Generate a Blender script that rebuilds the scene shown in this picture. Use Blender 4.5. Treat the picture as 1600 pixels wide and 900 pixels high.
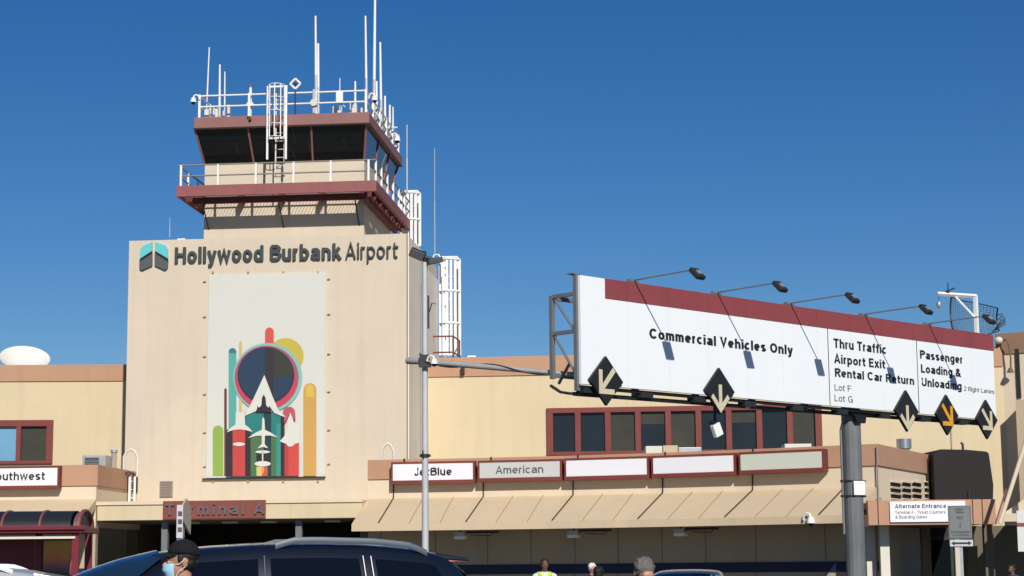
import bpy, bmesh, math, random
from mathutils import Vector, Matrix
random.seed(7)
R = math.radians
for o in list(bpy.data.objects): bpy.data.objects.remove(o)
SC = bpy.context.scene
COL = SC.collection

# ------------------------------------------------------------------ camera
F_PX, PITCH, ROLL, EYE = 2950.0, math.atan(435/2950.0), 0.009, 1.6
FW = Vector((0, math.cos(PITCH), math.sin(PITCH)))
UP0 = Vector((0, -math.sin(PITCH), math.cos(PITCH)))
RT0 = Vector((1, 0, 0))
RT = RT0*math.cos(ROLL) - UP0*math.sin(ROLL)
UP = RT0*math.sin(ROLL) + UP0*math.cos(ROLL)
CP = Vector((0, 0, EYE))
cam = bpy.data.objects.new('camera', bpy.data.cameras.new('camera'))
COL.objects.link(cam)
m = Matrix((RT, UP, -FW)).transposed().to_4x4(); m.translation = CP
cam.matrix_world = m
cam.data.sensor_width = 36.0
cam.data.lens = F_PX/1600*36
cam.data.clip_start = 0.1; cam.data.clip_end = 4000
SC.camera = cam

# ------------------------------------------------------------------ light
SUN_EL, SUN_AZ = R(33.5), R(13)           # azimuth: to the right of straight behind the camera
sd = Vector((math.cos(SUN_EL)*math.sin(SUN_AZ), -math.cos(SUN_EL)*math.cos(SUN_AZ), math.sin(SUN_EL)))
W = bpy.data.worlds.new('World'); SC.world = W; W.use_nodes = True
nt = W.node_tree; nt.nodes.clear()
wo = nt.nodes.new('ShaderNodeOutputWorld'); bg = nt.nodes.new('ShaderNodeBackground')
sk = nt.nodes.new('ShaderNodeTexSky'); sk.sky_type = 'NISHITA'; sk.sun_disc = False
sk.sun_elevation = SUN_EL; sk.sun_rotation = R(167)
sk.altitude = 200; sk.air_density = 1.0; sk.dust_density = 0.0; sk.ozone_density = 6.0
hs = nt.nodes.new('ShaderNodeHueSaturation'); hs.inputs['Hue'].default_value = 0.507; hs.inputs['Saturation'].default_value = 1.25
bg.inputs['Strength'].default_value = 0.067
nt.links.new(sk.outputs[0], hs.inputs['Color']); nt.links.new(hs.outputs[0], bg.inputs[0]); nt.links.new(bg.outputs[0], wo.inputs[0])
sl = bpy.data.lights.new('sun', 'SUN'); sl.energy = 4.5; sl.angle = R(0.5); sl.color = (1.0, 0.95, 0.87)
so = bpy.data.objects.new('sun', sl); COL.objects.link(so)
so.rotation_euler = sd.to_track_quat('Z', 'Y').to_euler(); so.location = (20, -30, 60)
SC.render.engine = 'CYCLES'
SC.view_settings.view_transform = 'Standard'; SC.view_settings.look = 'None'
SC.view_settings.exposure = 0.0; SC.view_settings.gamma = 1.0
SC.render.resolution_x = 1024; SC.render.resolution_y = 576

# ------------------------------------------------------------------ pixel rays -> real points
def ray(px, py):
    a, b = px-800.0, 450.0-py
    return (FW*F_PX + RT*a + UP*b)
def at(px, py, Y):
    d = ray(px, py); return CP + d*(Y/d.y)
def at_z(px, py, z):
    d = ray(px, py); return CP + d*((z-EYE)/d.z)

# ------------------------------------------------------------------ materials
def srgb(r, g, b):
    f = lambda c: (c/255/12.92) if c/255 <= .04045 else ((c/255+.055)/1.055)**2.4
    return (f(r), f(g), f(b))
MATS = {}
def mat(name, col, rough=.7, metal=0., var=.0, vscale=1.5, bump=0., bscale=40., spec=.4, streak=0., coat=0., trans=0., emit=0.):
    if name in MATS: return MATS[name]
    M = bpy.data.materials.new(name); M.use_nodes = True
    n = M.node_tree.nodes; l = M.node_tree.links
    p = n['Principled BSDF']
    p.inputs['Base Color'].default_value = (*col, 1); p.inputs['Roughness'].default_value = rough
    p.inputs['Metallic'].default_value = metal; p.inputs['Specular IOR Level'].default_value = spec
    p.inputs['Coat Weight'].default_value = coat
    p.inputs['Transmission Weight'].default_value = trans
    if emit:
        p.inputs['Emission Color'].default_value = (*col, 1); p.inputs['Emission Strength'].default_value = emit
    if var or bump or streak:
        tc = n.new('ShaderNodeTexCoord')
    if var or streak:
        nz = n.new('ShaderNodeTexNoise'); nz.inputs['Scale'].default_value = vscale; nz.inputs['Detail'].default_value = 8; nz.inputs['Roughness'].default_value = .65
        l.new(tc.outputs['Object'], nz.inputs['Vector'])
        mr = n.new('ShaderNodeMapRange'); mr.inputs[1].default_value = .3; mr.inputs[2].default_value = .7
        mr.inputs[3].default_value = 1-var; mr.inputs[4].default_value = 1+var
        l.new(nz.outputs[0], mr.inputs[0])
        fac = mr.outputs[0]
        if streak:
            mp = n.new('ShaderNodeMapping'); mp.inputs['Scale'].default_value = (2.2, 2.2, .12)
            l.new(tc.outputs['Object'], mp.inputs['Vector'])
            n2 = n.new('ShaderNodeTexNoise'); n2.inputs['Scale'].default_value = 1.6; n2.inputs['Detail'].default_value = 6
            l.new(mp.outputs[0], n2.inputs['Vector'])
            m2 = n.new('ShaderNodeMapRange'); m2.inputs[1].default_value = .5; m2.inputs[2].default_value = .78
            m2.inputs[3].default_value = 1; m2.inputs[4].default_value = 1-streak
            l.new(n2.outputs[0], m2.inputs[0])
            mu = n.new('ShaderNodeMath'); mu.operation = 'MULTIPLY'
            l.new(fac, mu.inputs[0]); l.new(m2.outputs[0], mu.inputs[1]); fac = mu.outputs[0]
        vm = n.new('ShaderNodeVectorMath'); vm.operation = 'SCALE'; vm.inputs[0].default_value = col
        l.new(fac, vm.inputs['Scale']); l.new(vm.outputs[0], p.inputs['Base Color'])
        rr = n.new('ShaderNodeMath'); rr.operation = 'MULTIPLY_ADD'; rr.inputs[1].default_value = .18; rr.inputs[2].default_value = rough-.09
        l.new(nz.outputs[0], rr.inputs[0]); l.new(rr.outputs[0], p.inputs['Roughness'])
    if bump:
        nb = n.new('ShaderNodeTexNoise'); nb.inputs['Scale'].default_value = bscale; nb.inputs['Detail'].default_value = 5
        l.new(tc.outputs['Object'], nb.inputs['Vector'])
        bp = n.new('ShaderNodeBump'); bp.inputs['Strength'].default_value = bump; bp.inputs['Distance'].default_value = .02
        l.new(nb.outputs[0], bp.inputs['Height']); l.new(bp.outputs[0], p.inputs['Normal'])
    MATS[name] = M
    return M

tower_stucco = mat('tower_stucco', (.615, .525, .405), .85, var=.05, vscale=.45, bump=.3, bscale=25, streak=.08)
cream_stucco = mat('cream_stucco', (.635, .52, .335), .85, var=.05, vscale=.45, bump=.3, bscale=25, streak=.08)
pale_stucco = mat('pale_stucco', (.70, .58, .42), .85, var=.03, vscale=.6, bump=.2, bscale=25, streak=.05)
tan_stucco = mat('tan_stucco', (.56, .44, .29), .85, var=.04, vscale=.5, bump=.25, bscale=25, streak=.06)
brown_band = mat('brown_band', (.47, .265, .165), .8, var=.05, vscale=.8, bump=.15, streak=.08)
maroon_paint = mat('maroon_paint', (.19, .042, .033), .5, var=.08, vscale=2)
mauve_fascia = mat('mauve_fascia', (.27, .125, .112), .6, var=.07, vscale=1.2, streak=.1)
rust_fascia = mat('rust_fascia', (.27, .09, .085), .6, var=.08, vscale=1.2, streak=.12)
header_red = mat('header_red', (.26, .058, .062), .5, var=.07, vscale=1.3, streak=.1)
sign_white = mat('sign_white', (.83, .86, .87), .45, var=.012, vscale=.9)
face_white = mat('face_white', (.80, .79, .82), .4, var=.02, vscale=1)
face_grey = mat('face_grey', (.56, .56, .54), .4, var=.03, vscale=1)
face_green = mat('face_green', (.60, .62, .52), .4, var=.03, vscale=1)
white_paint = mat('white_paint', (.80, .79, .76), .5, var=.05, vscale=3)
offwhite = mat('offwhite', (.66, .62, .54), .6, var=.06, vscale=3)
black_paint = mat('black_paint', (.012, .012, .013), .5)
sign_black = mat('sign_black', (.016, .016, .018), .5, var=.1)
arrow_cream = mat('arrow_cream', (.62, .55, .38), .5, var=.04)
arrow_orange = mat('arrow_orange', (.72, .33, .02), .5, var=.04)
letter_dark = mat('letter_dark', (.045, .055, .058), .5)
letter_black = mat('letter_black', (.018, .018, .02), .5)
letter_grey = mat('letter_grey', (.10, .10, .11), .5)
letter_steel = mat('letter_steel', (.17, .13, .14), .45, metal=.2)
galv = mat('galv', (.42, .43, .44), .45, metal=.55, var=.12, vscale=4)
grey_steel = mat('grey_steel', (.20, .21, .215), .55, metal=.3, var=.10, vscale=2.5, streak=.12)
pale_steel = mat('pale_steel', (.46, .48, .48), .5, metal=.3, var=.08, vscale=3)
dark_steel = mat('dark_steel', (.035, .037, .04), .5, metal=.3, var=.1)
grey_plate = mat('grey_plate', (.17, .18, .18), .55, var=.05, vscale=4)
teal_emblem = mat('teal_emblem', (.12, .52, .54), .45)
glass_dark = mat('glass_dark', (.006, .009, .010), .06, spec=.5)
glass_blue = mat('glass_blue', (.012, .02, .026), .04, spec=.8)
pane_blue = mat('pane_blue', (.018, .023, .030), .08, spec=.35, var=.2, vscale=.7)
pane_olive = mat('pane_olive', (.052, .050, .038), .3, spec=.3, var=.15, vscale=.9)
pane_sky = mat('pane_sky', (.16, .34, .50), .15, var=.1, vscale=.5)
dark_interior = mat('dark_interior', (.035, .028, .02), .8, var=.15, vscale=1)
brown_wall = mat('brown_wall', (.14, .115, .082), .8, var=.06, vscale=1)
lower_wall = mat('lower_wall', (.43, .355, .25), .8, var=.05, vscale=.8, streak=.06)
stripe_blue = mat('stripe_blue', (.012, .014, .05), .5)
screen_dark = mat('screen_dark', (.016, .013, .012), .8, var=.1, vscale=2)
asphalt = mat('asphalt', (.05, .05, .052), .9, var=.18, vscale=2.2, bump=.4, bscale=120)
concrete = mat('concrete', (.17, .165, .155), .9, var=.1, vscale=1.2, bump=.2, bscale=60)
line_white = mat('line_white', (.62, .62, .60), .7, var=.1, vscale=6)
soil = mat('soil', (.16, .13, .09), .95, var=.2, vscale=.3)
shelter_red = mat('shelter_red', (.17, .018, .03), .4, var=.1, vscale=3)
shelter_tint = mat('shelter_tint', (.020, .021, .024), .45, spec=.25, var=.1)
shelter_cap = mat('shelter_cap', (.13, .10, .075), .5, var=.1)
lamp_white = mat('lamp_white', (.85, .85, .82), .4)
red_lens = mat('red_lens', (.25, .02, .03), .3)

# ------------------------------------------------------------------ mesh builder
class MB:
    def __init__(s): s.v = []; s.f = []; s.m = []; s.runs = []
    def add(s, vs, fs, mi=0):
        b = len(s.v); s.v += [tuple(p) for p in vs]
        f0 = len(s.f)
        for f in fs: s.f.append([b+i for i in f]); s.m.append(mi)
        s.runs.append((b, len(s.v), f0, len(s.f)))
        return s
    def box(s, x0, x1, y0, y1, z0, z1, mi=0):
        if x0 > x1: x0, x1 = x1, x0
        if y0 > y1: y0, y1 = y1, y0
        if z0 > z1: z0, z1 = z1, z0
        return s.add([(x0,y0,z0),(x1,y0,z0),(x1,y1,z0),(x0,y1,z0),(x0,y0,z1),(x1,y0,z1),(x1,y1,z1),(x0,y1,z1)],
              [(0,3,2,1),(4,5,6,7),(0,1,5,4),(1,2,6,5),(2,3,7,6),(3,0,4,7)], mi)
    def obox(s, c, ax, ay, az, hx, hy, hz, mi=0):
        c = Vector(c); ax = Vector(ax).normalized()*hx; ay = Vector(ay).normalized()*hy; az = Vector(az).normalized()*hz
        vs = [c+sx*ax+sy*ay+sz*az for sz in (-1,1) for sx, sy in ((-1,-1),(1,-1),(1,1),(-1,1))]
        return s.add(vs, [(0,3,2,1),(4,5,6,7),(0,1,5,4),(1,2,6,5),(2,3,7,6),(3,0,4,7)], mi)
    def tube(s, pts, r, n=8, mi=0, r2=None):
        pts = [Vector(p) for p in pts]; k = len(pts); rings = []
        d0 = (pts[1]-pts[0]).normalized()
        a = d0.cross(Vector((0,0,1))); a = a.normalized() if a.length > 1e-4 else Vector((1,0,0))
        for i, p in enumerate(pts):
            d = (pts[min(i+1,k-1)]-pts[max(i-1,0)]).normalized()
            a = (a - d*a.dot(d)).normalized(); b = d.cross(a)
            rr = r if r2 is None else r+(r2-r)*i/(k-1)
            rings.append([p+(a*math.cos(2*math.pi*j/n)+b*math.sin(2*math.pi*j/n))*rr for j in range(n)])
        vs = [q for g in rings for q in g]; fs = []
        for i in range(k-1):
            for j in range(n): fs.append((i*n+j, i*n+(j+1)%n, (i+1)*n+(j+1)%n, (i+1)*n+j))
        fs.append(tuple(range(n))[::-1]); fs.append(tuple((k-1)*n+j for j in range(n)))
        return s.add(vs, fs, mi)
    def prism(s, poly, y0, y1, mi=0):
        n = len(poly); vs = [(x, y0, z) for x, z in poly]+[(x, y1, z) for x, z in poly]
        fs = [tuple(range(n)), tuple(range(2*n-1, n-1, -1))]+[(i, n+i, n+(i+1)%n, (i+1)%n) for i in range(n)]
        return s.add(vs, fs, mi)
    def ell(s, c, r, n=16, k=10, mi=0, rot=None):
        c = Vector(c); vs = []; fs = []
        if not hasattr(r, '__len__'): r = (r, r, r)
        def tr(v):
            v = Vector((v[0]*r[0], v[1]*r[1], v[2]*r[2]))
            return c + (rot @ v if rot else v)
        vs.append(tr((0,0,1)))
        for i in range(1, k):
            t = math.pi*i/k
            for j in range(n): p = 2*math.pi*j/n; vs.append(tr((math.sin(t)*math.cos(p), math.sin(t)*math.sin(p), math.cos(t))))
        vs.append(tr((0,0,-1)))
        for j in range(n): fs.append((0, 1+j, 1+(j+1)%n)); fs.append((len(vs)-1, 1+(k-2)*n+(j+1)%n, 1+(k-2)*n+j))
        for i in range(k-2):
            for j in range(n): fs.append((1+i*n+j, 1+(i+1)*n+j, 1+(i+1)*n+(j+1)%n, 1+i*n+(j+1)%n))
        return s.add(vs, fs, mi)
    def sweep(s, plan, section, mi=0, offs=None):
        """closed section [(w outward, z)] carried along a plan polyline with mitred corners"""
        P = [Vector(p[:2]) for p in plan]; k = len(P); n = len(section); vs = []
        nr = []
        for i in range(k-1):
            d = (P[i+1]-P[i]).normalized(); nr.append(Vector((d.y, -d.x)))
        for i in range(k):
            if i == 0: b = nr[0]
            elif i == k-1: b = nr[-1]
            else:
                b = (nr[i-1]+nr[i]); b = b/(1+nr[i-1].dot(nr[i]))
            for w, z in section: vs.append((P[i].x+b.x*w, P[i].y+b.y*w, z))
        fs = [tuple(range(n)), tuple((k-1)*n+j for j in range(n))[::-1]]
        for i in range(k-1):
            for j in range(n): fs.append((i*n+j, (i+1)*n+j, (i+1)*n+(j+1)%n, i*n+(j+1)%n))
        return s.add(vs, fs, mi)
    def loft(s, rows, mi=0, close=False):
        n = len(rows[0]); vs = [p for r in rows for p in r]; fs = []
        for i in range(len(rows)-1):
            for j in range(n if close else n-1):
                fs.append((i*n+j, (i+1)*n+j, (i+1)*n+(j+1)%n, i*n+(j+1)%n))
        return s.add(vs, fs, mi)
    def build(s, name, mats, parent=None, smooth=False, bevel=0, fix=True):
        me = bpy.data.meshes.new(name)
        me.from_pydata(s.v, [], s.f)
        if not isinstance(mats, (list, tuple)): mats = [mats]
        for q in mats: me.materials.append(q)
        me.polygons.foreach_set('material_index', s.m)
        if fix:
            bm = bmesh.new(); bm.from_mesh(me); bmesh.ops.recalc_face_normals(bm, faces=bm.faces); bm.to_mesh(me); bm.free()
        if smooth:
            me.polygons.foreach_set('use_smooth', [True]*len(me.polygons))
            me.set_sharp_from_angle(angle=R(40 if smooth is True else smooth))
        me.update()
        o = bpy.data.objects.new(name, me); COL.objects.link(o)
        if parent is not None: o.parent = parent.o if isinstance(parent, Thing) else parent
        if bevel:
            b = o.modifiers.new('bevel', 'BEVEL'); b.width = bevel; b.segments = 2; b.limit_method = 'ANGLE'; b.angle_limit = R(40)
        return o

def _each(s, name, mats, parent=None, **kw):
    for v0, v1, f0, f1 in s.runs:
        b = MB(); b.v = s.v[v0:v1]; b.f = [[i-v0 for i in f] for f in s.f[f0:f1]]; b.m = s.m[f0:f1]; b.build(name, mats, parent, **kw)
MB.each = _each
class Thing:
    """an Empty at the thing's base; its parts are modelled in its local space"""
    def __init__(s, name, label, cat, loc=(0,0,0), rz=0., group=None):
        s.o = bpy.data.objects.new(name, None); COL.objects.link(s.o)
        s.o.empty_display_size = .3
        s.loc = Vector(loc); s.rz = rz
        s.o.location = s.loc; s.o.rotation_euler = (0, 0, rz)
        s.o['label'] = label; s.o['category'] = cat
        if group: s.o['group'] = group
        s.inv = Matrix.Rotation(-rz, 3, 'Z')
    def loc_of(s, w): return s.inv @ (Vector(w)-s.loc)
    def P(s, px, py, y=0.):
        """local (x, z) of a photo pixel on the local plane y"""
        c = s.inv @ (CP-s.loc); d = s.inv @ ray(px, py)
        q = c + d*((y-c.y)/d.y)
        return q.x, q.z
    def p3(s, px, py, y=0.):
        x, z = s.P(px, py, y); return Vector((x, y, z))
def tag(o, label, cat, group=None):
    o['label'] = label; o['category'] = cat
    if group: o['group'] = group
    return o
def struct(o): o['kind'] = 'structure'; return o

# ------------------------------------------------------------------ grotesque lettering drawn with strokes of one weight
def _arc(cx, cy, rx, ry, a0, a1, n=14): return [(cx+rx*math.cos(R(a0+(a1-a0)*i/n)), cy+ry*math.sin(R(a0+(a1-a0)*i/n))) for i in range(n+1)]
def glyph(ch, w):
    """centre lines of a letter, cap height 1, stroke weight w -> (strokes, width)"""
    b = w/2; X = .74; W = .60+.25*(w-.1); r = W/2-b
    ring = lambda cx=None: _arc(W/2, X/2, r, X/2-b, 0, 360, 28)
    arch = lambda x0, ww: [(x0+b, X*.50)]+_arc(x0+ww/2, X-(ww/2), ww/2-b, ww/2-b, 178, 0)+[(x0+ww-b, 0)]
    U = .74
    if ch == ' ': return [], .22
    if ch == 'o': return [ring()], W
    if ch == 'c': return [_arc(W/2, X/2, r, X/2-b, 48, 312, 24)], W*.92
    if ch == 'e': return [_arc(W/2, X/2, r, X/2-b, 0, 312, 26), [(b, X*.5), (W-b, X*.5)]], W
    if ch == 'a': return [_arc(W/2, X-.21, r*.96, .21-b, 165, 0)+[(W-b, 0)], [(W-b, .46), (W*.52, .425)]+_arc(W*.45, .215, W*.45-b, .21-b, 90, 270)+[(W*.55, b+.01), (W-b, .2)]], W
    if ch == 'n': return [[(b, 0), (b, X)], arch(0, W*.95)], W*.95
    if ch == 'm': return [[(b, 0), (b, X)], arch(0, W*.84), arch(W*.84-w, W*.84)], W*1.68-w
    if ch == 'h': return [[(b, 0), (b, 1)], arch(0, W*.95)], W*.95
    if ch == 'u': return [[(W*.95-b, 0), (W*.95-b, X)], [(b, X)]+_arc(W*.475, W*.475, W*.475-b, W*.475-b, 180, 358)+[(W*.95-b, X*.5)]], W*.95
    if ch == 'r': return [[(b, 0), (b, X)], [(b, X*.5)]+_arc(W*.42, X-W*.42, W*.42-b, W*.42-b, 178, 75)], W*.56
    if ch == 'd': return [ring(), [(W-b, 0), (W-b, 1)]], W
    if ch == 'b': return [ring(), [(b, 0), (b, 1)]], W
    if ch == 'p': return [ring(), [(b, -.28), (b, X)]], W
    if ch == 'g': return [ring(), [(W-b, X), (W-b, -.05)]+_arc(W/2, -.06, r, .22-b, 0, -150)], W
    if ch == 'l': return [[(b, 0), (b, 1)]], w
    if ch == 'i': return [[(b, 0), (b, X)], [(b, .86), (b, 1.0)]], w
    if ch == 'k': return [[(b, 0), (b, 1)], [(b, .26), (W*.88-b, X)], [(w*1.3, .40), (W*.95-b*.6, 0)]], W*.95
    if ch == 't': return [[(w*.9, .93), (w*.9, .2)]+_arc(w*.9+.15, .17+b*.2, .15, .17-b*.8, 180, 290), [(0, X-b), (W*.62, X-b)]], W*.62
    if ch == 'f': return [[(w, 0), (w, .80)]+_arc(w+.14, .82, .14, .18-b, 180, 80), [(0, X-b), (W*.60, X-b)]], W*.60
    if ch == 's': return [_arc(W*.44, X*.735, W*.44-b, X*.265-b, 25, 180, 10)+_arc(W*.44, X*.70, W*.44-b, X*.20-b*.2, 200, 270, 4)+_arc(W*.46, X*.265, W*.44-b, X*.265-b, 80, -155, 14)], W*.90
    if ch == 'v': return [[(b*.7, X), (W*.46, b*.6), (W*.92-b*.7, X)]], W*.92
    if ch == 'w': return [[(b*.7, X), (W*.36, b*.6), (W*.68, X-b*.4), (W, b*.6), (W*1.36-b*.7, X)]], W*1.36
    if ch == 'y': return [[(b*.7, X), (W*.46, .04)], [(W*.92-b*.7, X), (W*.44, -.10), (W*.34, -.27+b), (W*.10, -.27+b)]], W*.92
    if ch == 'x': return [[(b*.7, X), (W*.92-b*.7, 0)], [(W*.92-b*.7, X), (b*.7, 0)]], W*.92
    if ch == 'H': return [[(b, 0), (b, 1)], [(U-b, 0), (U-b, 1)], [(b, .52), (U-b, .52)]], U
    if ch == 'B': return [[(b, b), (b, 1-b)], [(b, 1-b), (.40, 1-b)]+_arc(.40, .765, .26-b*.4, .235-b, 90, -90)+[(b, .53)], [(b, .53), (.42, .53)]+_arc(.42, .265+b*.5, .28-b*.4, .265-b*.5, 90, -90)+[(b, b)]], .70
    if ch == 'A': return [[(b*.7, 0), (.37, 1-b*.3), (.74-b*.7, 0)], [(.16, .30), (.58, .30)]], .74
    if ch == 'C': return [_arc(.40, .5, .40-b, .5-b, 40, 320, 28)], .76
    if ch == 'G': return [_arc(.40, .5, .40-b, .5-b, 42, 345, 28), [(.78-b, 0), (.78-b, .46), (.44, .46)]], .78
    if ch == 'O': return [_arc(.41, .5, .41-b, .5-b, 0, 360, 32)], .82
    if ch == 'V': return [[(b*.7, 1), (.35, b*.6), (.70-b*.7, 1)]], .70
    if ch == 'T': return [[(.32, 0), (.32, 1-b)], [(0, 1-b), (.64, 1-b)]], .64
    if ch == 'E': return [[(.60, 1-b), (b, 1-b), (b, b), (.62, b)], [(b, .52), (.56, .52)]], .62
    if ch == 'F': return [[(.58, 1-b), (b, 1-b), (b, 0)], [(b, .50), (.52, .50)]], .58
    if ch == 'L': return [[(b, 1), (b, b), (.56, b)]], .56
    if ch in 'PR':
        st = [[(b, 0), (b, 1)], [(b, 1-b), (.40, 1-b)]+_arc(.40, .735, .28-b*.4, .265-b, 90, -90)+[(b, .47)]]
        if ch == 'R': st.append([(.36, .47), (.70-b*.6, 0)])
        return st, .68
    if ch == 'U': return [[(b, 1), (b, .34)]+_arc(.36, .34, .36-b, .34-b, 180, 360)+[(.72-b, 1)]], .72
    if ch == 'J': return [[(.50-b, 1), (.50-b, .26)]+_arc(.25, .27, .25-b, .27-b, 0, -180)], .50
    if ch == 'N': return [[(b, 0), (b, 1)], [(b, 1-b*.5), (.74-b, b*.5)], [(.74-b, 0), (.74-b, 1)]], .74
    if ch == 'K': return [[(b, 0), (b, 1)], [(b, .34), (.70-b, 1)], [(.26, .56), (.74-b*.6, 0)]], .72
    if ch == 'M': return [[(b, 0), (b, 1)], [(b, 1-b*.5), (.42, .1), (.84-b, 1-b*.5)], [(.84-b, 0), (.84-b, 1)]], .84
    if ch == 'D': return [[(b, b), (b, 1-b), (.34, 1-b)]+_arc(.34, .5, .40-b, .5-b, 90, -90)+[(b, b)]], .74
    if ch == 'I': return [[(b, 0), (b, 1)]], w
    if ch == 'S': return [_arc(.33, .745, .33-b, .255-b, 25, 180, 10)+_arc(.33, .71, .33-b, .19-b*.2, 200, 270, 4)+_arc(.34, .27, .33-b, .27-b, 80, -155, 14)], .67
    if ch == '2': return [_arc(.30, .70, .30-b, .30-b, 165, -20, 14)+[(b, b), (.60, b)]], .60
    if ch == '-': return [[(0, .36), (.34, .36)]], .34
    if ch == '&': return [[(.74, 0), (.24, .62)]+_arc(.36, .78, .17, .22-b, 215, -30, 12)+[(.22, .46)]+_arc(.30, .26, .30-b, .26-b, 120, 330, 14)+[(.70, .46)]], .76
    raise KeyError(ch)
def lettering(mb, body, x0, x1, z0, cap, y, bold=0., depth=.02, mi=0, spacing=1.0, maxfit=True):
    """lettering on a local x-z plane: left edge x0, right edge x1, baseline z0, front face at y"""
    w = .105+bold*2.6; pen = 0.; strokes = []
    gap = (.125 if w > .15 else .14)*spacing+(spacing-1)*.6
    for ch in body:
        st, adv = glyph(ch, w)
        for p in st: strokes.append([(q[0]+pen, q[1]) for q in p])
        pen += adv+gap
    total = pen-gap; sx = (x1-x0)/total
    for k, p in enumerate(strokes):
        n = len(p); L_ = []; Rr = []
        closed = math.hypot(p[0][0]-p[-1][0], p[0][1]-p[-1][1]) < 1e-6
        for i in range(n):
            a = p[i-1] if i else (p[-2] if closed else None); c = p[i+1] if i < n-1 else (p[1] if closed else None); q = p[i]
            def nrm(u, v):
                dx, dz = v[0]-u[0], v[1]-u[1]; l = math.hypot(dx, dz) or 1; return (-dz/l, dx/l)
            if a is None: m = nrm(q, c); f = 1
            elif c is None: m = nrm(a, q); f = 1
            else:
                n1, n2 = nrm(a, q), nrm(q, c); m = (n1[0]+n2[0], n1[1]+n2[1]); l = math.hypot(*m) or 1; m = (m[0]/l, m[1]/l)
                f = min(2.2, 1/max(.2, m[0]*n1[0]+m[1]*n1[1]))
            L_.append((q[0]+m[0]*w/2*f, q[1]+m[1]*w/2*f)); Rr.append((q[0]-m[0]*w/2*f, q[1]-m[1]*w/2*f))
        yf = y-.0004*(k % 3); vs = []
        for (lx, lz), (rx, rz) in zip(L_, Rr):
            P_ = lambda u, v, yy: (x0+u*sx, yy, z0+v*cap)
            vs += [P_(lx, lz, yf), P_(rx, rz, yf), P_(rx, rz, yf+depth), P_(lx, lz, yf+depth)]
        fs = []
        for i in range(n-1):
            for e in range(4): fs.append((i*4+e, i*4+(e+1)%4, (i+1)*4+(e+1)%4, (i+1)*4+e))
        fs.append((0,1,2,3)); fs.append(tuple(4*(n-1)+e for e in (3,2,1,0)))
        mb.add(vs, fs, mi)
    return mb
def circle(cx, cz, rx, rz=None, n=40):
    rz = rx if rz is None else rz
    return [(cx+rx*math.cos(2*math.pi*i/n), cz+rz*math.sin(2*math.pi*i/n)) for i in range(n)]

# ================================================================== GROUND
g = MB(); g.add([(-900,-300,0),(900,-300,0),(900,1500,0),(-900,1500,0)], [(0,1,2,3)]); struct(g.build('ground', soil))
g = MB(); g.box(-120, 120, -40, 50.5, -.3, .004); struct(g.build('road', asphalt))
g = MB()
for y in (21.5, 25.2, 38.0):
    for i in range(-18, 19): g.add([(i*5-1.2,y-.06,.008),(i*5+1.2,y-.06,.008),(i*5+1.2,y+.06,.008),(i*5-1.2,y+.06,.008)], [(0,1,2,3)])
struct(g.build('road_markings', line_white, fix=False))
g = MB(); g.box(-120, 120, 50.5, 75, -.3, .14); struct(g.build('pavement', concrete))
g = MB(); g.box(-120, 120, 50.3, 50.5, -.3, .15); struct(g.build('kerb', concrete, bevel=.02))
# traffic island that carries the signs
g = MB(); g.box(-30, 30, 28.3, 37.4, -.3, .15); struct(g.build('traffic_island', concrete, bevel=.02))

# ================================================================== CONTROL TOWER
c0 = at(635, 365, 65.0)
T = Thing('control_tower', 'beige airport control tower with glazed cab, dark lettering and a tall colourful mural', 'control tower', (c0.x, 65.0, 0), R(-5.6))
TOP = c0.z; XL = T.P(202, 374)[0]; DEP = 7.6; BASE = 3.25
b = MB()
b.box(XL, 0, 0, DEP, BASE, TOP-.35)
b.box(XL, 0, 0, .3, TOP-.35, TOP); b.box(XL, 0, DEP-.3, DEP, TOP-.35, TOP)
b.box(XL, XL+.3, .3, DEP-.3, TOP-.35, TOP); b.box(-.3, 0, .3, DEP-.3, TOP-.35, TOP)
b.build('shaft', tower_stucco, T)
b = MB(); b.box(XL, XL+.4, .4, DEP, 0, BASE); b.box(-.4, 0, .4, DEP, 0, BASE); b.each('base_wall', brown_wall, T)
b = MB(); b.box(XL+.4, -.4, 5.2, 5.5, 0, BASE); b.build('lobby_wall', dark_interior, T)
# right-side skins and rear strip beside the lamp pole, tinted paler to add sunlight
side_sun_tint = mat('side_sun_tint', (.84,.75,.62), .85, var=.05, vscale=.5, bump=.2, bscale=25, streak=.08)
b = MB(); b.box(.002, .03, .35, 4.5, BASE, TOP-.02); b.box(.002, .05, 4.52, DEP, BASE, TOP-.5); b.each('side_sun_skin', side_sun_tint, T)
# doors in the lobby
for k in range(4):
    x0 = XL+3.1+k*1.25
    d = MB(); d.box(x0, x0+1.18, 5.1, 5.2, .15, 2.55); dd = d.build('door', dark_steel, T)
    d = MB(); d.box(x0+.1, x0+1.08, 5.08, 5.1, .3, 2.45); d.build('door_glass', glass_dark, dd)
# entrance canopy
YC = -4.9
xa, za = T.P(152, 783, YC); xb, zb = T.P(566, 810, YC); zt = T.P(360, 782.5, YC)[1]; zl = T.P(360, 811.5, YC)[1]
can = MB(); can.box(xa, xb, YC, .0, zl, zt); canopy = can.build('entrance_canopy', cream_stucco, T, bevel=.02)
b = MB(); b.box(xa-.02, xb+.02, YC-.05, YC+.0, zt-.09, zt+.02); b.build('coping', pale_stucco, canopy)
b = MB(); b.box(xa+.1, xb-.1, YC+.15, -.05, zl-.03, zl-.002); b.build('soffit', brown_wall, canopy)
for px in (259, 468):
    x, _ = T.P(px, 830, YC+.5)
    b = MB(); b.box(x-.10, x+.10, YC+.35, YC+.55, 0, zl-.03); b.build('canopy_column', grey_steel, T)
b = MB()
for px in (300, 360, 420, 520):
    x, _ = T.P(px, 815, YC+1.5); b.box(x-.25, x+.25, YC+1.4, YC+1.6, zl-.09, zl-.031)
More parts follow.
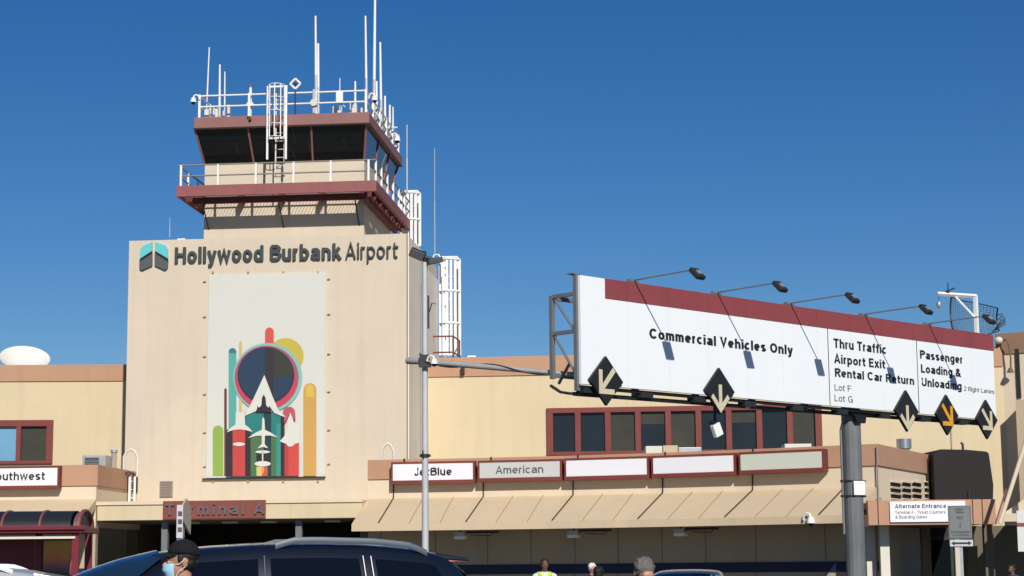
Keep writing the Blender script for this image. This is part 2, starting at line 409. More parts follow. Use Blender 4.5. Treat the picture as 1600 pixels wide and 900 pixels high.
b.each('soffit_light', offwhite, T)
b = MB()
for px in (345, 505):
    x, _ = T.P(px, 835, YC+3); b.box(x-.5, x+.5, YC+2.9, YC+3, 1.55, 2.1)
b.each('notice_board', letter_grey, T)
# main lettering
b = MB()
x0, zz = T.P(273, 411.2, -.08); x1, _ = T.P(533, 405, -.08)
cap = T.P(273, 386.5, -.08)[1]-zz
lettering(b, 'Hollywood Burbank', x0, x1, zz, cap, -.10, .032, .10)
x0, _ = T.P(540, 405, -.08); x1, _ = T.P(622, 405, -.08)
lettering(b, 'Airport', x0, x1, zz, cap, -.10, .002, .10)
b.build('lettering', letter_dark, T)
# emblem
def crop3(x, y): return T.P(180+x/3.215, 340+y/3.215, -.05)
em = MB()
for poly, mi in (([(125,208),(128,160),(140,142),(186,124),(186,168)], 0), ([(202,124),(250,138),(264,160),(266,206),(202,168)], 0),
                 ([(122,216),(186,172),(186,178),(125,221)], 1), ([(202,172),(266,212),(266,219),(202,178)], 1),
                 ([(123,224),(186,182),(186,242),(135,265),(124,258)], 2), ([(200,180),(266,222),(264,254),(252,264),(200,240)], 2)):
    em.prism([crop3(*q) for q in poly], -.09, -.002, mi)
em.build('emblem', [teal_emblem, letter_black, mat('emblem_grey', (.085,.09,.09), .5)], T)
# mural
mx0, mz1 = T.P(327, 430); mx1, mz0 = T.P(508, 744.5); 
mur = MB(); mur.box(mx0, mx1, -.05, -.002, mz0, mz1)
mural = mur.build('mural_panel', mat('mural_ground', (.60, .595, .535), .6, var=.02, vscale=.6), T)
b = MB()
b.box(mx0-.12, mx1+.02, -.12, -.002, mz0-.05, mz0-.012, 0)
b.build('mural_ledge', dark_steel, T)
b = MB()
for py in (440, 495, 557, 616, 676, 729):
    for px, dx in ((320, -1), (514, 1)):
        x, z = T.P(px, py+ (0 if dx < 0 else -4)); b.box(x-.05, x+.05, -.06, -.002, z-.018, z+.018)
for px in (333, 388, 443, 497):
    x, z = T.P(px, 425.5); b.box(x-.03, x+.03, -.06, -.002, z-.03, z+.03)
    x, z = T.P(px, 752); b.box(x-.03, x+.03, -.06, -.002, z-.03, z+.03)
b.each('mural_hook', brown_band, T)
MC = {}
art = MB(); art_m = []
lay = [0]
def ink(rgb, polys):
    key = tuple(rgb)
    if key not in MC:
        c = [v*.80 for v in srgb(*rgb)]
        MC[key] = len(art_m); art_m.append(mat('mural_ink_%d' % len(art_m), c, .6))
    lay[0] += 1
    y0 = -.05-.004*lay[0]
    for p in polys: art.prism([T.P(x, y) for x, y in p], y0, y0+.0035, MC[key])
def rnd(x0, x1, y0, y1):
    r = (x1-x0)/2; cx = (x0+x1)/2
    return [(cx-r*math.cos(math.pi*i/10), y0+r-r*math.sin(math.pi*i/10)) for i in range(11)]+[(x1, y1), (x0, y1)]
def rect(x0, x1, y0, y1): return [(x0,y0),(x1,y0),(x1,y1),(x0,y1)]
BT = 744
ink((150,182,84), [rnd(333,349.5,665,BT)])
ink((205,188,76), [circle(447,556.5,28)])
ink((112,62,70), [rnd(351,355,607,BT)])
ink((92,176,168), [rnd(358,370,544,BT)])
ink((44,132,130), [[(358,552),(358.3,549),(360,546),(362,544.5),(364,544),(366,544.5),(368,546),(369.7,549),(370,552)]])
ink((216,192,118), [rnd(374.5,379,533,662)])
ink((222,88,78), [rnd(415,428.5,512,548)])
ink((214,166,88), [rnd(475,495,599,BT)]); ink((226,192,84), [rnd(479,491,601,621)])
ink((140,196,188), [circle(419,590.5,54)])
ink((176,88,116), [circle(417.5,590.5,50)])
ink((206,70,92), [[(417.5+49.4*math.cos(t),590.5+49.4*math.sin(t)) for t in [math.pi*(.02+.96*i/20) for i in range(21)]]])
ink((60,40,62), [circle(416.5,587,44.3)])
ink((36,60,88), [circle(416,585.5,42)])
ink((56,60,46), [[(429,545.5),(440,550),(449,558),(455,568),(458.5,578),(459,589),(429,589)]])
ink((50,44,54), [rect(415,428.5,544.3,628)])
ink((38,130,126), [rect(384,441,645,BT)])
ink((28,64,70), [rect(413,425,645,BT)])
ink((58,150,140), [rect(433,441,662,BT)])
ink((78,118,76), [rect(392,413,680,BT), rect(425,433,680,BT)])
ink((40,44,40), [rect(402,424,708,722)])
ink((50,42,48), [rect(355,393,672,BT), rect(440,446,650,BT)])
ink((202,72,66), [rect(365,384.5,671,BT)])
ink((214,76,70), [rect(446,468.5,690,BT)])
ink((190,62,64), [rect(446,452,690,BT)])
ink((196,86,104), [[(444,641),(449,637),(456,636),(462,641),(463.5,657),(459.5,655),(457,648),(453,648),(450,656),(446,662)]])
ink((226,226,216), [[(414.6,586.5),(427,619),(436,640),(448.5,652.5),(440,650),(430,645.5),(424,637),(414,637),(406,637),(401,643),(392,647),(383,651),(393,633),(403,612)],
    [(370,645),(384,645),(384.5,664),(390,668),(396.5,675.5),(386,672.5),(378,671.5),(374,671.5),(366,672.5),(355.5,676),(362,669),(369.5,664)],
    [(411.3,656),(413,652),(414.8,656),(415.6,672),(424,676),(436,684),(424,681),(415.6,681),(415,694),(421,701),(414,699),(412.5,699),(404,701),(410.6,694),(410.6,681),(402,681.5),(389,685),(400,677),(410.8,672)],
    circle(412,706.5,11.5,2.3), [(411,706),(413,706),(413,722),(411,722)], circle(412,725,12.5,4.2), circle(375,694.5,9.5,2.8),
    [(455,645),(458,652),(461,662),(468,664),(469,692),(462,694),(458,698),(452,698),(449,694),(438.5,690),(445,683),(450,672),(452,655)]])
ink((44,40,50), [[(413.8,617),(416.5,622),(417.5,634),(421.5,638),(423,634),(424.5,641),(426,645),(401,645),(403,640),(404,634),(406,638),(410,634),(411,622)]])
ink((214,200,122), [rect(402.5,411,729.5,BT)]); ink((204,92,66), [rect(411,420,729.5,BT)])
ink((240,150,110), [circle(412.5,735,2.2,5)]); 
art.build('mural_artwork', art_m, mural, fix=False)
# wall louvre
x0, z1 = T.P(250, 752); x1, z0 = T.P(270, 777)
b = MB(); b.box(x0, x1, -.04, -.002, z0, z1); vent = b.build('wall_vent', mat('vent_grey', (.33,.28,.23), .7), T)
b = MB()
for i in range(9):
    z = z0+(z1-z0)*(i+.5)/9; b.box(x0+.03, x1-.03, -.06, -.041, z-.012, z+.012)
b.build('louvre', mat('vent_dark', (.2,.17,.14), .7), vent)
# small things on the shaft roof edge
b = MB(); x, z = T.P(283, 371, 1.0); b.box(x-.14, x+.14, 1, 1.3, TOP-.35, TOP+.22); b.build('roof_vent', white_paint, T)

# --- cab
CY = 1.15                                                    # front plane of the cab base
cx0, _ = T.P(319, 330, CY); cx1, _ = T.P(569, 330, CY); CD = CY+5.7
zsill = T.P(440, 253, CY)[1]
b = MB(); b.box(cx0, cx1, CY, CD, TOP-.5, zsill); cab_base = b.build('cab_base', tower_stucco, T)
WY = CY-1.38                                                     # walkway front
wx0, _ = T.P(275.5, 295, WY); wx1, _ = T.P(588, 292, WY); WD = CD+.9
wz1 = T.P(430, 286, WY)[1]; wz0 = T.P(430, 303, WY)[1]
b = MB()
b.box(wx0, wx1, WY, WY+.12, wz0, wz1); b.box(wx0, wx1, WD-.12, WD, wz0, wz1)
b.box(wx0, wx0+.12, WY+.12, WD-.12, wz0, wz1); b.box(wx1-.12, wx1, WY+.12, WD-.12, wz0, wz1)
walk = b.build('walkway_fascia', rust_fascia, T, bevel=.012)
b = MB()
x = wx0+.16
while x < wx1-.14:
    inside = cx0-.02 < x < cx1+.02
    for ya, yb in (((WY+.12, CY-.002),(CD+.002, WD-.12)) if inside else ((WY+.12, WD-.12),)): b.box(x-.005, x+.005, ya, yb, wz1-.044, wz1-.03)
    x += .12
b.build('walkway_grating', pale_steel, T)
b = MB()
beamz = wz0-.18
b.box(wx0+.45, wx1-.45, WY+.50, WY+.62, beamz, wz0+.04)
b.box(wx0+.45, wx0+.61, WY+.62, WD-.5, beamz, wz1-.13); b.box(wx1-.61, wx1-.45, WY+.62, WD-.5, beamz, wz1-.13)
ny = 6
for i in range(ny):
    y = WY+.9+i*(WD-WY-1.6)/(ny-1)
    b.box(cx1, wx1-.125, y-.07, y+.07, wz0-.02, wz1-.13); b.box(wx0+.125, cx0, y-.07, y+.07, wz0-.02, wz1-.13)
for i in range(5):
    x = cx0+(cx1-cx0)*i/4
    b.box(x-.06, x+.06, WY+.63, CY, wz0-.05, wz1-.13)
b.each('walkway_joist', mat('joist_red', (.14,.035,.035), .6, var=.1), T)
b = MB()
for i in range(3):
    x = cx0+(cx1-cx0)*(.03+.47*i)
    b.tube([(x, CY, wz0-.95), (x+.0, WY+.35, wz0-.05)], .024)
b.each('walkway_bracket', dark_steel, T)
# walkway railing
rz1 = T.P(430, 253.5, WY)[1]; rzm = T.P(430, 270.5, WY)[1]
b = MB()
rr = .028
px0, px1, py0, py1 = wx0+.05, wx1-.05, WY+.06, WD-.06
for z in (rz1, rzm):
    b.tube([(px0,py0,z),(px1,py0,z)], rr); b.tube([(px0,py1,z),(px1,py1,z)], rr); b.tube([(px0,py0,z),(px0,py1,z)], rr); b.tube([(px1,py0,z),(px1,py1,z)], rr)
rail = b.build('walkway_railing', mat('rail_taupe', (.26,.22,.18), .6), T, smooth=True)
posts = [(T.P(px, 270, py0)[0], py0) for px in (283, 341, 400, 459, 517, 576)]
posts += [(px1, py0+.15)]+[(px1, py0+(py1-py0)*i/6) for i in range(1,7)]+[(px0, py0+(py1-py0)*i/6) for i in range(1,7)]+[(px0+(px1-px0)*i/5, py1) for i in range(1,5)]
for x, y in posts:
    b = MB(); b.box(x-.035, x+.035, y-.035, y+.035, wz1-.03, rz1+.0); b.build('railing_post', white_paint, rail)
# glazing: outward-leaning frustum
def cabpt(px, py, y): return T.p3(px, py, y)
gz0 = zsill; gz1 = T.P(440, 197.5, .45)[1]
gb = (cx0, cx1, CY, CD)
gx0 = T.P(305, 199, .45)[0]; gx1 = T.P(572.5, 195, .45)[0]; gt = (gx0, gx1, .45, CD+.75)
def gpt(side, u, v, out=0.):
    """point on a glazing side: u along 0..1, v up 0..1"""
    a = [gb[i]+(gt[i]-gb[i])*v for i in range(4)]; z = gz0+(gz1-gz0)*v
    if side == 'front': return Vector((a[0]+(a[1]-a[0])*u, a[2]-out, z))
    if side == 'right': return Vector((a[1]+out, a[2]+(a[3]-a[2])*u, z))
    if side == 'back': return Vector((a[1]+(a[0]-a[1])*u, a[3]+out, z))
    return Vector((a[0]-out, a[3]+(a[2]-a[3])*u, z))
for side, cuts in (('front', [0,.31,.68,1]), ('right', [0,.36,.7,1]), ('back', [0,.33,.67,1]), ('left', [0,.3,.64,1])):
    for i in range(len(cuts)-1):
        u0, u1 = cuts[i], cuts[i+1]
        b = MB()
        q = [gpt(side,u0,.02), gpt(side,u1,.02), gpt(side,u1,1), gpt(side,u0,1)]
        inn = [gpt(side,u0,.02,-.06), gpt(side,u1,.02,-.06), gpt(side,u1,1,-.06), gpt(side,u0,1,-.06)]
        b.add(q+inn, [(0,1,2,3),(7,6,5,4),(0,4,5,1),(1,5,6,2),(2,6,7,3),(3,7,4,0)])
        wnd = b.build('cab_window', glass_dark if side in ('front','left') else glass_blue, T)
        b = MB()
        for u in ([u0, u1] if i == 0 else [u1]):
            p, q2 = gpt(side,u,.0,.02), gpt(side,u,1.0,.02)
            d = (q2-p)
            b.obox((p+q2)/2, (1,0,0) if side in ('front','back') else (0,1,0), (0,1,0) if side in ('front','back') else (1,0,0), d, .032, .025, d.length/2)
        b.each('mullion', mauve_fascia, wnd)
# roof
fz1 = T.P(440, 178, .3)[1]; fz0 = T.P(440, 197, .3)[1]
fx0 = T.P(303, 190, .3)[0]; fx1 = T.P(577, 184, .3)[0]; fy0, fy1 = .3, CD+.95
b = MB(); b.box(fx0, fx1, fy0, fy1, fz0, fz1-.03); b.box(fx0+.15, fx1-.15, fy0+.15, fy1-.15, fz1-.03, fz1); roof = b.build('cab_roof', mauve_fascia, T, bevel=.012)
b = MB(); b.box(fx0+.0, fx1-.0, fy0-.012, fy0-.002, fz0+.0, fz0+.03); b.box(fx1+.002, fx1+.012, fy0, fy1, fz0, fz0+.03); b.build('roof_drip_edge', dark_steel, roof)
# roof railing
ry0, ry1 = fy0+.12, fy1-.12
qx0 = T.P(312, 160, ry0)[0]; qx1 = T.P(572, 152, ry0)[0]
tz = T.P(440, 146, ry0)[1]; mz = T.P(440, 163, ry0)[1]
b = MB()
for z in (tz, mz):
    b.tube([(qx0,ry0,z),(qx1,ry0,z)], .033); b.tube([(qx0,ry1,z),(qx1,ry1,z)], .033); b.tube([(qx0,ry0,z),(qx0,ry1,z)], .033); b.tube([(qx1,ry0,z),(qx1,ry1,z)], .033)
rr_ = b.build('roof_railing', white_paint, T, smooth=True)
for x, y in [(qx0,ry0),(qx0+(qx1-qx0)*.30,ry0),(qx0+(qx1-qx0)*.70,ry0),(qx1,ry0)]+[(qx1,ry0+(ry1-ry0)*i/5) for i in range(1,6)]+[(qx0,ry0+(ry1-ry0)*i/5) for i in range(1,6)]:
    b = MB(); b.box(x-.04, x+.04, y-.04, y+.04, fz1-.03, tz+.05); b.build('railing_post', white_paint, rr_)
# roof clutter: conduits and boxes along the railing
b = MB()
for i in range(26):
    if i < 8: x, y = qx0+.1+random.random()*.9, ry0+.3+random.random()*1.5
    else: x, y = qx1-.05-random.random()*(1.2 if i < 16 else .25), ry0+.25+(ry1-ry0-.4)*random.random()*(.4 if i < 16 else 1)
    h = .2+random.random()*.42; w = .03+random.random()*.06
    if random.random() < .5: b.box(x-w, x+w, y-w, y+w, fz1, fz1+h)
    else: b.tube([(x,y,fz1),(x,y,fz1+h),(x+.08,y,fz1+h+.06),(x+.14,y,fz1+h-.02)], .022, 6)
b.each('roof_conduit', offwhite, T)
# front ladder with safety cage
ly = fy0-.12
lx0 = T.P(418, 200, ly)[0]; lx1 = T.P(447, 200, ly)[0]; lz1 = T.P(432, 134, ly)[1]; lz0 = T.P(432, 249, ly)[1]; lzc = T.P(432, 216, ly)[1]
lad = MB()
for x in (lx0, lx1): lad.box(x-.035, x+.035, ly-.04, ly+.04, lz0, lz1)
lad.box(lx0, lx1, ly-.04, ly+.04, lz1-.07, lz1); lad.box(lx0, lx1, ly-.04, ly+.04, lzc-.03, lzc+.03)
ladder = lad.build('ladder_cage', white_paint, T, bevel=.008)
b = MB()
xm0, xm1 = lx0+.26, lx1-.10; ym = ly+.2
for x in (xm0, xm1): b.box(x-.022, x+.022, ym-.02, ym+.02, wz1, lz1-.1)
z = wz1+.15
while z < lz1-.15:
    b.tube([(xm0,ym,z),(xm1,ym,z)], .014, 6); z += .3
b.build('ladder', offwhite, ladder)
b = MB()
for k in range(5):
    a = math.pi*k/4
    x = (lx0+lx1)/2+.28*math.cos(a); y = ly-.05-.34*math.sin(a)
    b.box(x-.018, x+.018, y-.01, y+.01, lzc, lz1)
for i in range(5):
    z = lzc+(lz1-lzc)*i/4
    b.tube([((lx0+lx1)/2+.28*math.cos(math.pi*k/8), ly-.05-.34*math.sin(math.pi*k/8), z) for k in range(9)], .016, 6)
b.each('cage_hoop', white_paint, ladder)
# rear caged ladders (white slatted cages)
def slat_cage(px0, px1, pyt, pyb, y, zbot=None):
    x0, z1 = T.P(px0, pyt, y); x1, _ = T.P(px1, pyt, y); z0 = T.P(px0, pyb, y)[1]
    b = MB(); n = 6; w = x1-x0; cx = (x0+x1)/2
    pts = [(x0+w*(i+.0)/(n-1), y-(.25*math.sin(math.pi*i/(n-1)))) for i in range(n)]
    for (x, yy) in pts: b.box(x-.050, x+.050, yy-.02, yy+.02, z0, z1-.1)
    nb = max(2, int((z1-z0)/1.15))
    for i in range(nb+1):
        z = z0+(z1-.1-z0)*i/nb
        b.tube([(x, yy-.022, z) for x, yy in pts], .045, 6)
    b.tube([(x0, y, z1-.12), (x0+.08, y, z1), (x1-.1, y, z1), (x1, y, z1-.12)], .04, 6)
    for x in (x0+.15, x1-.15): b.box(x-.03, x+.03, y+.5, y+.55, z0, z1-.1)
    zz = z0+.2
    while zz < z1-.2: b.tube([(x0+.15, y+.52, zz), (x1-.15, y+.52, zz)], .018, 6); zz += .3
    for x in (x0, x1):
        for z in (z0+.1, z1-.15): b.tube([(x, y, z), (x, y+.55, z)], .025, 6)
    return b
slat_cage(627, 656, 299, 385, DEP+.15).build('rear_ladder_cage', white_paint, T)
slat_cage(687.5, 718, 402, 556, DEP+.6).build('rear_ladder_cage', white_paint, T)
# curved hand hoop at the head of the rear ladder
b = MB(); x, z = T.P(682, 398, DEP+.3)
b.tube([(x-.2, DEP+.3, z-.9), (x-.2, DEP+.3, z-.2), (x-.08, DEP+.3, z), (x+.08, DEP+.3, z), (x+.2, DEP+.3, z-.2), (x+.2, DEP+.3, z-.9)], .035); b.build('ladder_handrail', white_paint, T)
# maroon railing round the low roof behind the pole
b = MB(); yy = DEP-1.4
x0, z1 = T.P(669, 526, yy); x1, _ = T.P(708, 526, yy); z0 = T.P(669, 556, yy)[1]; xe, _ = T.P(718, 540, yy+1.6)
for z in (z1, z0+.12): b.tube([(x0,yy,z),(x1,yy,z)], .03); b.tube([(x1,yy,z),(xe,yy+1.6,z)], .03)
for p in ((x0,yy),(x1,yy),(xe,yy+1.6)): b.tube([(p[0],p[1],z0-.3),(p[0],p[1],z1)], .035)
b.build('landing_railing', maroon_paint, T)
# hairline conduit on the shaft's right side
b = MB(); b.tube([(.03, 3.0, 4), (.03, 3.0, 9), (.03,3.2,11.8)], .018, 6); b.build('wall_conduit', grey_steel, T)

# --- antennas on the tower roof: things of their own
def antenna(label, px, pyb, pyt, y, r=.035, pxt=None, step=None, box=False, cross=False):
    p = T.p3(px, pyb, y); q = T.p3(pxt or px, pyt, y)
    w = T.o.location + (Matrix.Rotation(T.rz, 3, 'Z') @ Vector((p.x, p.y, 0)))
    zb = min(fz1, p.z)
    t = Thing('antenna', label, 'antenna', (w.x, w.y, zb), T.rz, 'antennas on the control tower roof')
    dx = q.x-p.x; H = q.z-zb
    b = MB(); b.tube([(0,0,0),(dx*.4,0,H*.4)] , r*1.25, 8); b.build('mast', pale_steel, t, smooth=True)
    b = MB(); b.tube([(dx*.4,0,H*.4),(dx,0,H)], r, 8, r2=r*.75); b.build('whip', white_paint, t, smooth=True)
    b = MB(); b.box(-.07,.07,-.07,.07,-.0,.08); b.build('base_plate', offwhite, t)
    if box:
        b = MB(); b.box(-.12,.13,-.12,-.04,p.z-zb-.28,p.z-zb+.12); b.build('equipment_box', white_paint, t, bevel=.01)
    if cross:
        b = MB(); b.tube([(-.28,0,H*.45),(.3,0,H*.45)], .03, 6); b.build('cross_arm', white_paint, t)
    return t
antenna('thin twin-section whip antenna at the left corner of the cab roof', 322, 160, 74, 2.5, .03, 327)
antenna('short white rod antenna just right of the thin corner whip', 343.5, 158, 101, 3.0, .045)
antenna('faint slim antenna third from the left on the cab roof', 351.3, 165, 112, 2.0, .03)
antenna('tall white antenna midway between the caged ladder and right roof corner', 494, 165, 25, .6, .045, 493)
antenna('second tall rod strapped beside the midway antenna, shorter than it', 497, 165, 68, .9, .055)
antenna('thin rod with a white equipment box on the front roof rail', 531, 150, 122, .45, .02, box=True)
antenna('small short rod standing inside the right part of the roof rail', 555, 155, 127, 2.5, .045)
antenna('tall slim white antenna at the front right roof corner', 573, 150, 25, 1.6, .045, 571)
antenna('tallest thick white antenna, its tip above the picture top', 584, 150, -6, 4.2, .06, 586)
antenna('tall antenna at the right roof edge beside the tallest one', 596, 165, 66, 4.6, .05, 594)
antenna('stubby white rod low between the tall right antennas', 588.5, 150, 127, 3.0, .05)
antenna('short white rod halfway back on the right roof edge', 601.5, 178, 150, 4.8, .05)
antenna('short rod with a white cross arm at the right rear roof edge', 609, 190, 164, 6.0, .05, cross=True)
antenna('hindmost short rod at the right rear roof corner', 614, 195, 167, 6.6, .035)
def ground_whip(label, px, pyb, pyt, Y, r):
    p = at(px, pyb, Y); q = at(px, pyt, Y)
    t = Thing('antenna', label, 'antenna', (p.x, Y, p.z), 0, 'thin masts behind the control tower')
    b = MB(); b.tube([(0,0,0),(0,0,(q.z-p.z)*.5)], r, 6); b.build('mast', pale_steel, t)
    b = MB(); b.tube([(0,0,(q.z-p.z)*.5),(0,0,q.z-p.z)], r*.7, 6); b.build('whip', pale_steel, t)
ground_whip('thin white mast rising just right of the cab, above the upper ladder cage', 636, 300, 195, 72.0, .035)
ground_whip('faint hair-thin mast above the lower white ladder cage', 679.5, 398, 232, 72.2, .018)
ground_whip('tiny thin mast on the left shoulder of the tower roof', 265, 371, 340, 66.5, .018)
# obstruction light
p = T.p3(391, 180, .55); w = Matrix.Rotation(T.rz,3,'Z') @ p + T.loc
t = Thing('obstruction_light', 'white post with red lamp and round disc on the front roof edge', 'warning light', (w.x, w.y, fz1), T.rz)
H = T.P(391, 132, .55)[1]-fz1; hd = T.P(391, 164, .55)[1]-fz1
b = MB(); b.tube([(0,0,0),(0,0,H-.12)], .05); b.build('post', white_paint, t, smooth=True)
b = MB(); b.tube([(0,0,H-.12),(0,0,H)], .045, 10, r2=.03); b.build('lamp', red_lens, t, smooth=True)
b = MB(); b.tube([(0,-.08,hd),(0,-.02,hd)], .13, 16); b.build('disc', offwhite, t, smooth=True)
# round disc on the mid antenna rail
p = T.p3(491, 161, .35); w = Matrix.Rotation(T.rz,3,'Z') @ p + T.loc
t = Thing('junction_box', 'round pale junction box on the roof rail below the midway antenna', 'junction box', (w.x, w.y, fz1), T.rz)
b = MB(); b.tube([(0,-.1,p.z-fz1),(0,-.03,p.z-fz1)], .13, 16); b.build('cover', offwhite, t, smooth=True)
b = MB(); b.box(-.05,.05,-.03,.03,0,p.z-fz1+.5); b.build('bracket', pale_steel, t)
# diamond marker
p = T.p3(461.5, 131, .4); w = Matrix.Rotation(T.rz,3,'Z') @ p + T.loc; H = p.z-fz1
t = Thing('diamond_antenna', 'white diamond-shaped loop antenna beside the caged ladder top', 'antenna', (w.x, w.y, fz1), T.rz)
b = MB(); b.tube([(0,0,0),(0,0,H-.2)], .03); b.build('post', dark_steel, t)
b = MB()
for k in range(4):
    a = math.pi/2*k; a2 = a+math.pi/2
    b.tube([(.19*math.cos(a),0,H+.19*math.sin(a)),(.19*math.cos(a2),0,H+.19*math.sin(a2))], .04, 6)
b.build('loop', white_paint, t); b = MB(); b.ell((0,0,H),(.06,.05,.06)); b.build('core', dark_steel, t)
# security cameras
def dome_camera(label, wpt, rz=0., side=1, dark=False, s=1.0):
    """gooseneck dome camera; wpt is the fixing point in the world"""
    t = Thing('security_camera', label, 'security camera', wpt, rz, 'dome security cameras')
    m1 = dark_steel if dark else white_paint
    b = MB(); b.tube([(0,0,0),(side*.04*s,-.02,.14*s),(side*.12*s,-.03,.20*s),(side*.22*s,-.03,.17*s),(side*.25*s,-.03,.06*s)], .035*s, 8); b.build('arm', m1, t, smooth=True)
    b = MB(); b.tube([(side*.25*s,-.03,.08*s),(side*.25*s,-.03,-.03*s),(side*.25*s,-.03,-.10*s)], .09*s, 14, r2=.13*s); b.build('housing', m1, t, smooth=True)
    b = MB(); b.ell((side*.25*s,-.03,-.11*s),(.09*s,.09*s,.09*s),12,8); b.build('dome', glass_dark, t, smooth=True)
def tw(px, py, y): return Matrix.Rotation(T.rz,3,'Z') @ T.p3(px,py,y) + T.loc
dome_camera('white dome camera hanging off the left corner of the roof rail', tw(312,156,ry0-.06), T.rz, -1, s=.9)
dome_camera('white dome camera at the front right corner of the roof rail', tw(576,154,ry0+.3), T.rz, 1, s=.9)
dome_camera('white dome camera halfway back on the right roof edge', tw(611,217,ry1-1.2), T.rz, 1, s=1.0)
dome_camera('small black camera on the mauve roof fascia under the red lamp', tw(386,186,fy0-.02), T.rz, 1, True, .45)

# "Terminal A" sign board on the canopy
x0, z1 = T.P(255, 782, YC-.08); x1, z0 = T.P(415, 811, YC-.08); z1 = T.P(335,782.0,YC-.08)[1]; z0 = T.P(335,810.5,YC-.08)[1]
w = Matrix.Rotation(T.rz,3,'Z') @ Vector((x0, YC, z0)) + T.loc
t = Thing('entrance_sign', 'maroon terminal name board with raised grey letters on the entrance canopy', 'sign', (w.x, w.y, z0), T.rz)
b = MB(); b.box(0, x1-x0, -.10, -.051, 0, z1-z0); b.build('board', mat('sign_maroon', (.22,.062,.045), .55, var=.05), t, bevel=.008)
b = MB(); lettering(b, 'Terminal A', .10, x1-x0-.04, .13, (z1-z0)*.62, -.16, .024, .055, spacing=1.2); b.build('lettering', letter_steel, t)

# ================================================================== RIGHT UPPER HALL
c = at(668, 558, 69.4)
Hh = Thing('terminal_hall', 'long cream upper storey with brown parapet and maroon window band right of the tower', 'building', (c.x, 69.4, 0), R(-5.5))
HT = Hh.P(780, 557.5)[1]; HB = Hh.P(780, 587.5)[1]
xe = Hh.P(1566, 560)[0]; xs = -2.5
wx0_, wz1_ = Hh.P(856, 642); wx1_, _ = Hh.P(1281, 634); wz1_ = Hh.P(1070, 637)[1]; wz0_ = Hh.P(1070, 706)[1]
b = MB()
b.box(xs, wx0_, 0, .4, 0, HB); b.box(wx1_, xe, 0, .4, 0, HB); b.box(wx0_, wx1_, 0, .4, wz1_, HB); b.box(wx0_, wx1_, 0, .4, 0, wz0_)
b.box(xs, xe, .4, 12, HB-.6, HB-.3); b.box(xs, xe, 11.6, 12, 0, HB-.6)
b.build('wall', cream_stucco, Hh)
b = MB(); b.box(xs, xe, -.05, .4, HB, HT); b.build('parapet', brown_band, Hh, bevel=.015)
b = MB()
fw = .13
b.box(wx0_-.05, wx1_+.05, -.10, .12, wz1_-fw, wz1_+.06); b.box(wx0_-.05, wx1_+.05, -.12, .12, wz0_-.06, wz0_+.06)
nP = 9
xsn = [wx0_+(wx1_-wx0_)*i/nP for i in range(nP+1)]
for i, x in enumerate(xsn):
    e = .19 if i in (0, nP) else .105
    b.box(x-(.05 if i == 0 else e), x+(.05 if i == nP else e), -.095, .115, wz0_+.06, wz1_-fw)
wf = b.build('window_frame', maroon_paint, Hh, bevel=.008)
for i in range(nP):
    b = MB(); b.box(xsn[i]+(.19 if i==0 else .105), xsn[i+1]-(.19 if i==nP-1 else .105), .04, .07, wz0_+.06, wz1_-fw)
    b.build('window_pane', [pane_blue, pane_blue, pane_olive, pane_blue, pane_olive, pane_blue, pane_blue, pane_blue, pane_olive][i], wf)
    if i in (3, 6):
        b = MB(); b.box(xsn[i]+.11, xsn[i+1]-.11, .025, .039, wz1_-fw-.45, wz1_-fw-.004); b.build('blind', pane_olive, wf)
b = MB(); b.tube([(Hh.P(1487,690)[0], -.04, 3), (Hh.P(1487,690)[0], -.04, HB)], .025, 6); b.build('downpipe', tan_stucco, Hh)
b = MB(); x, z = Hh.P(723.5, 580); b.box(x-.07, x+.07, -.2, -.051, z-.12, z+.12); b.build('wall_light', dark_steel, Hh)
# small roof camera box near the landing
p = at(737, 553, 70.2)
t = Thing('roof_unit', 'tiny white box unit with dark opening on the hall parapet', 'roof unit', (p.x, 70.2, HT-.2), 0)
b = MB(); b.box(-.16,.16,-.15,.15,0,.36); b.build('casing', white_paint, t, bevel=.02)
b = MB(); b.box(-.09,.07,-.16,-.151,.14,.30); b.build('grille', dark_steel, t)

# ================================================================== LEFT UPPER WING
c = at(100, 570, 71.0)
Lw = Thing('terminal_wing', 'cream upper storey with brown parapet left of the tower', 'building', (c.x, 71.0, 0), R(2))
LT = Lw.P(100, 570)[1]; LB = Lw.P(100, 596)[1]
xs = Lw.P(-140, 570)[0]; xe = Lw.P(230, 570)[0]
ax0 = Lw.P(-75, 690)[0]; ax1 = Lw.P(83, 690)[0]; az1 = Lw.P(40, 656.5)[1]; az0 = Lw.P(40, 725)[1]
b = MB(); b.box(xs, ax0, 0, .4, 0, LB); b.box(ax1, xe, 0, .4, 0, LB); b.box(ax0, ax1, 0, .4, az1, LB); b.box(ax0, ax1, 0, .4, 0, az0)
b.box(xs, xe, .4, 10, LB-.6, LB-.3); b.box(xs, xe, 9.6, 10, 0, LB-.6)
b.build('wall', cream_stucco, Lw)
b = MB(); b.box(xs, xe, -.05, .4, LB, LT); b.build('parapet', brown_band, Lw, bevel=.015)
b = MB()
mid = [Lw.P(q, 690)[0] for q in (-22, 29.5)]
b.box(ax0, ax1, -.1, .12, az1-.24, az1); b.box(ax0, ax1, -.12, .12, az0, az0+.12)
b.box(ax0, ax0+.2, -.095, .115, az0+.12, az1-.24); b.box(ax1-.24, ax1, -.095, .115, az0+.12, az1-.24)
for x in mid: b.box(x-.09, x+.09, -.095, .115, az0+.12, az1-.24)
wf = b.build('window_frame', maroon_paint, Lw, bevel=.008)
for a_, b_, m_ in ((ax0+.2, mid[0]-.09, pane_olive), (mid[0]+.09, mid[1]-.09, pane_sky), (mid[1]+.09, ax1-.24, pane_olive)):
    q = MB(); q.box(a_, b_, .04, .07, az0+.12, az1-.24); q.build('window_pane', m_, wf)

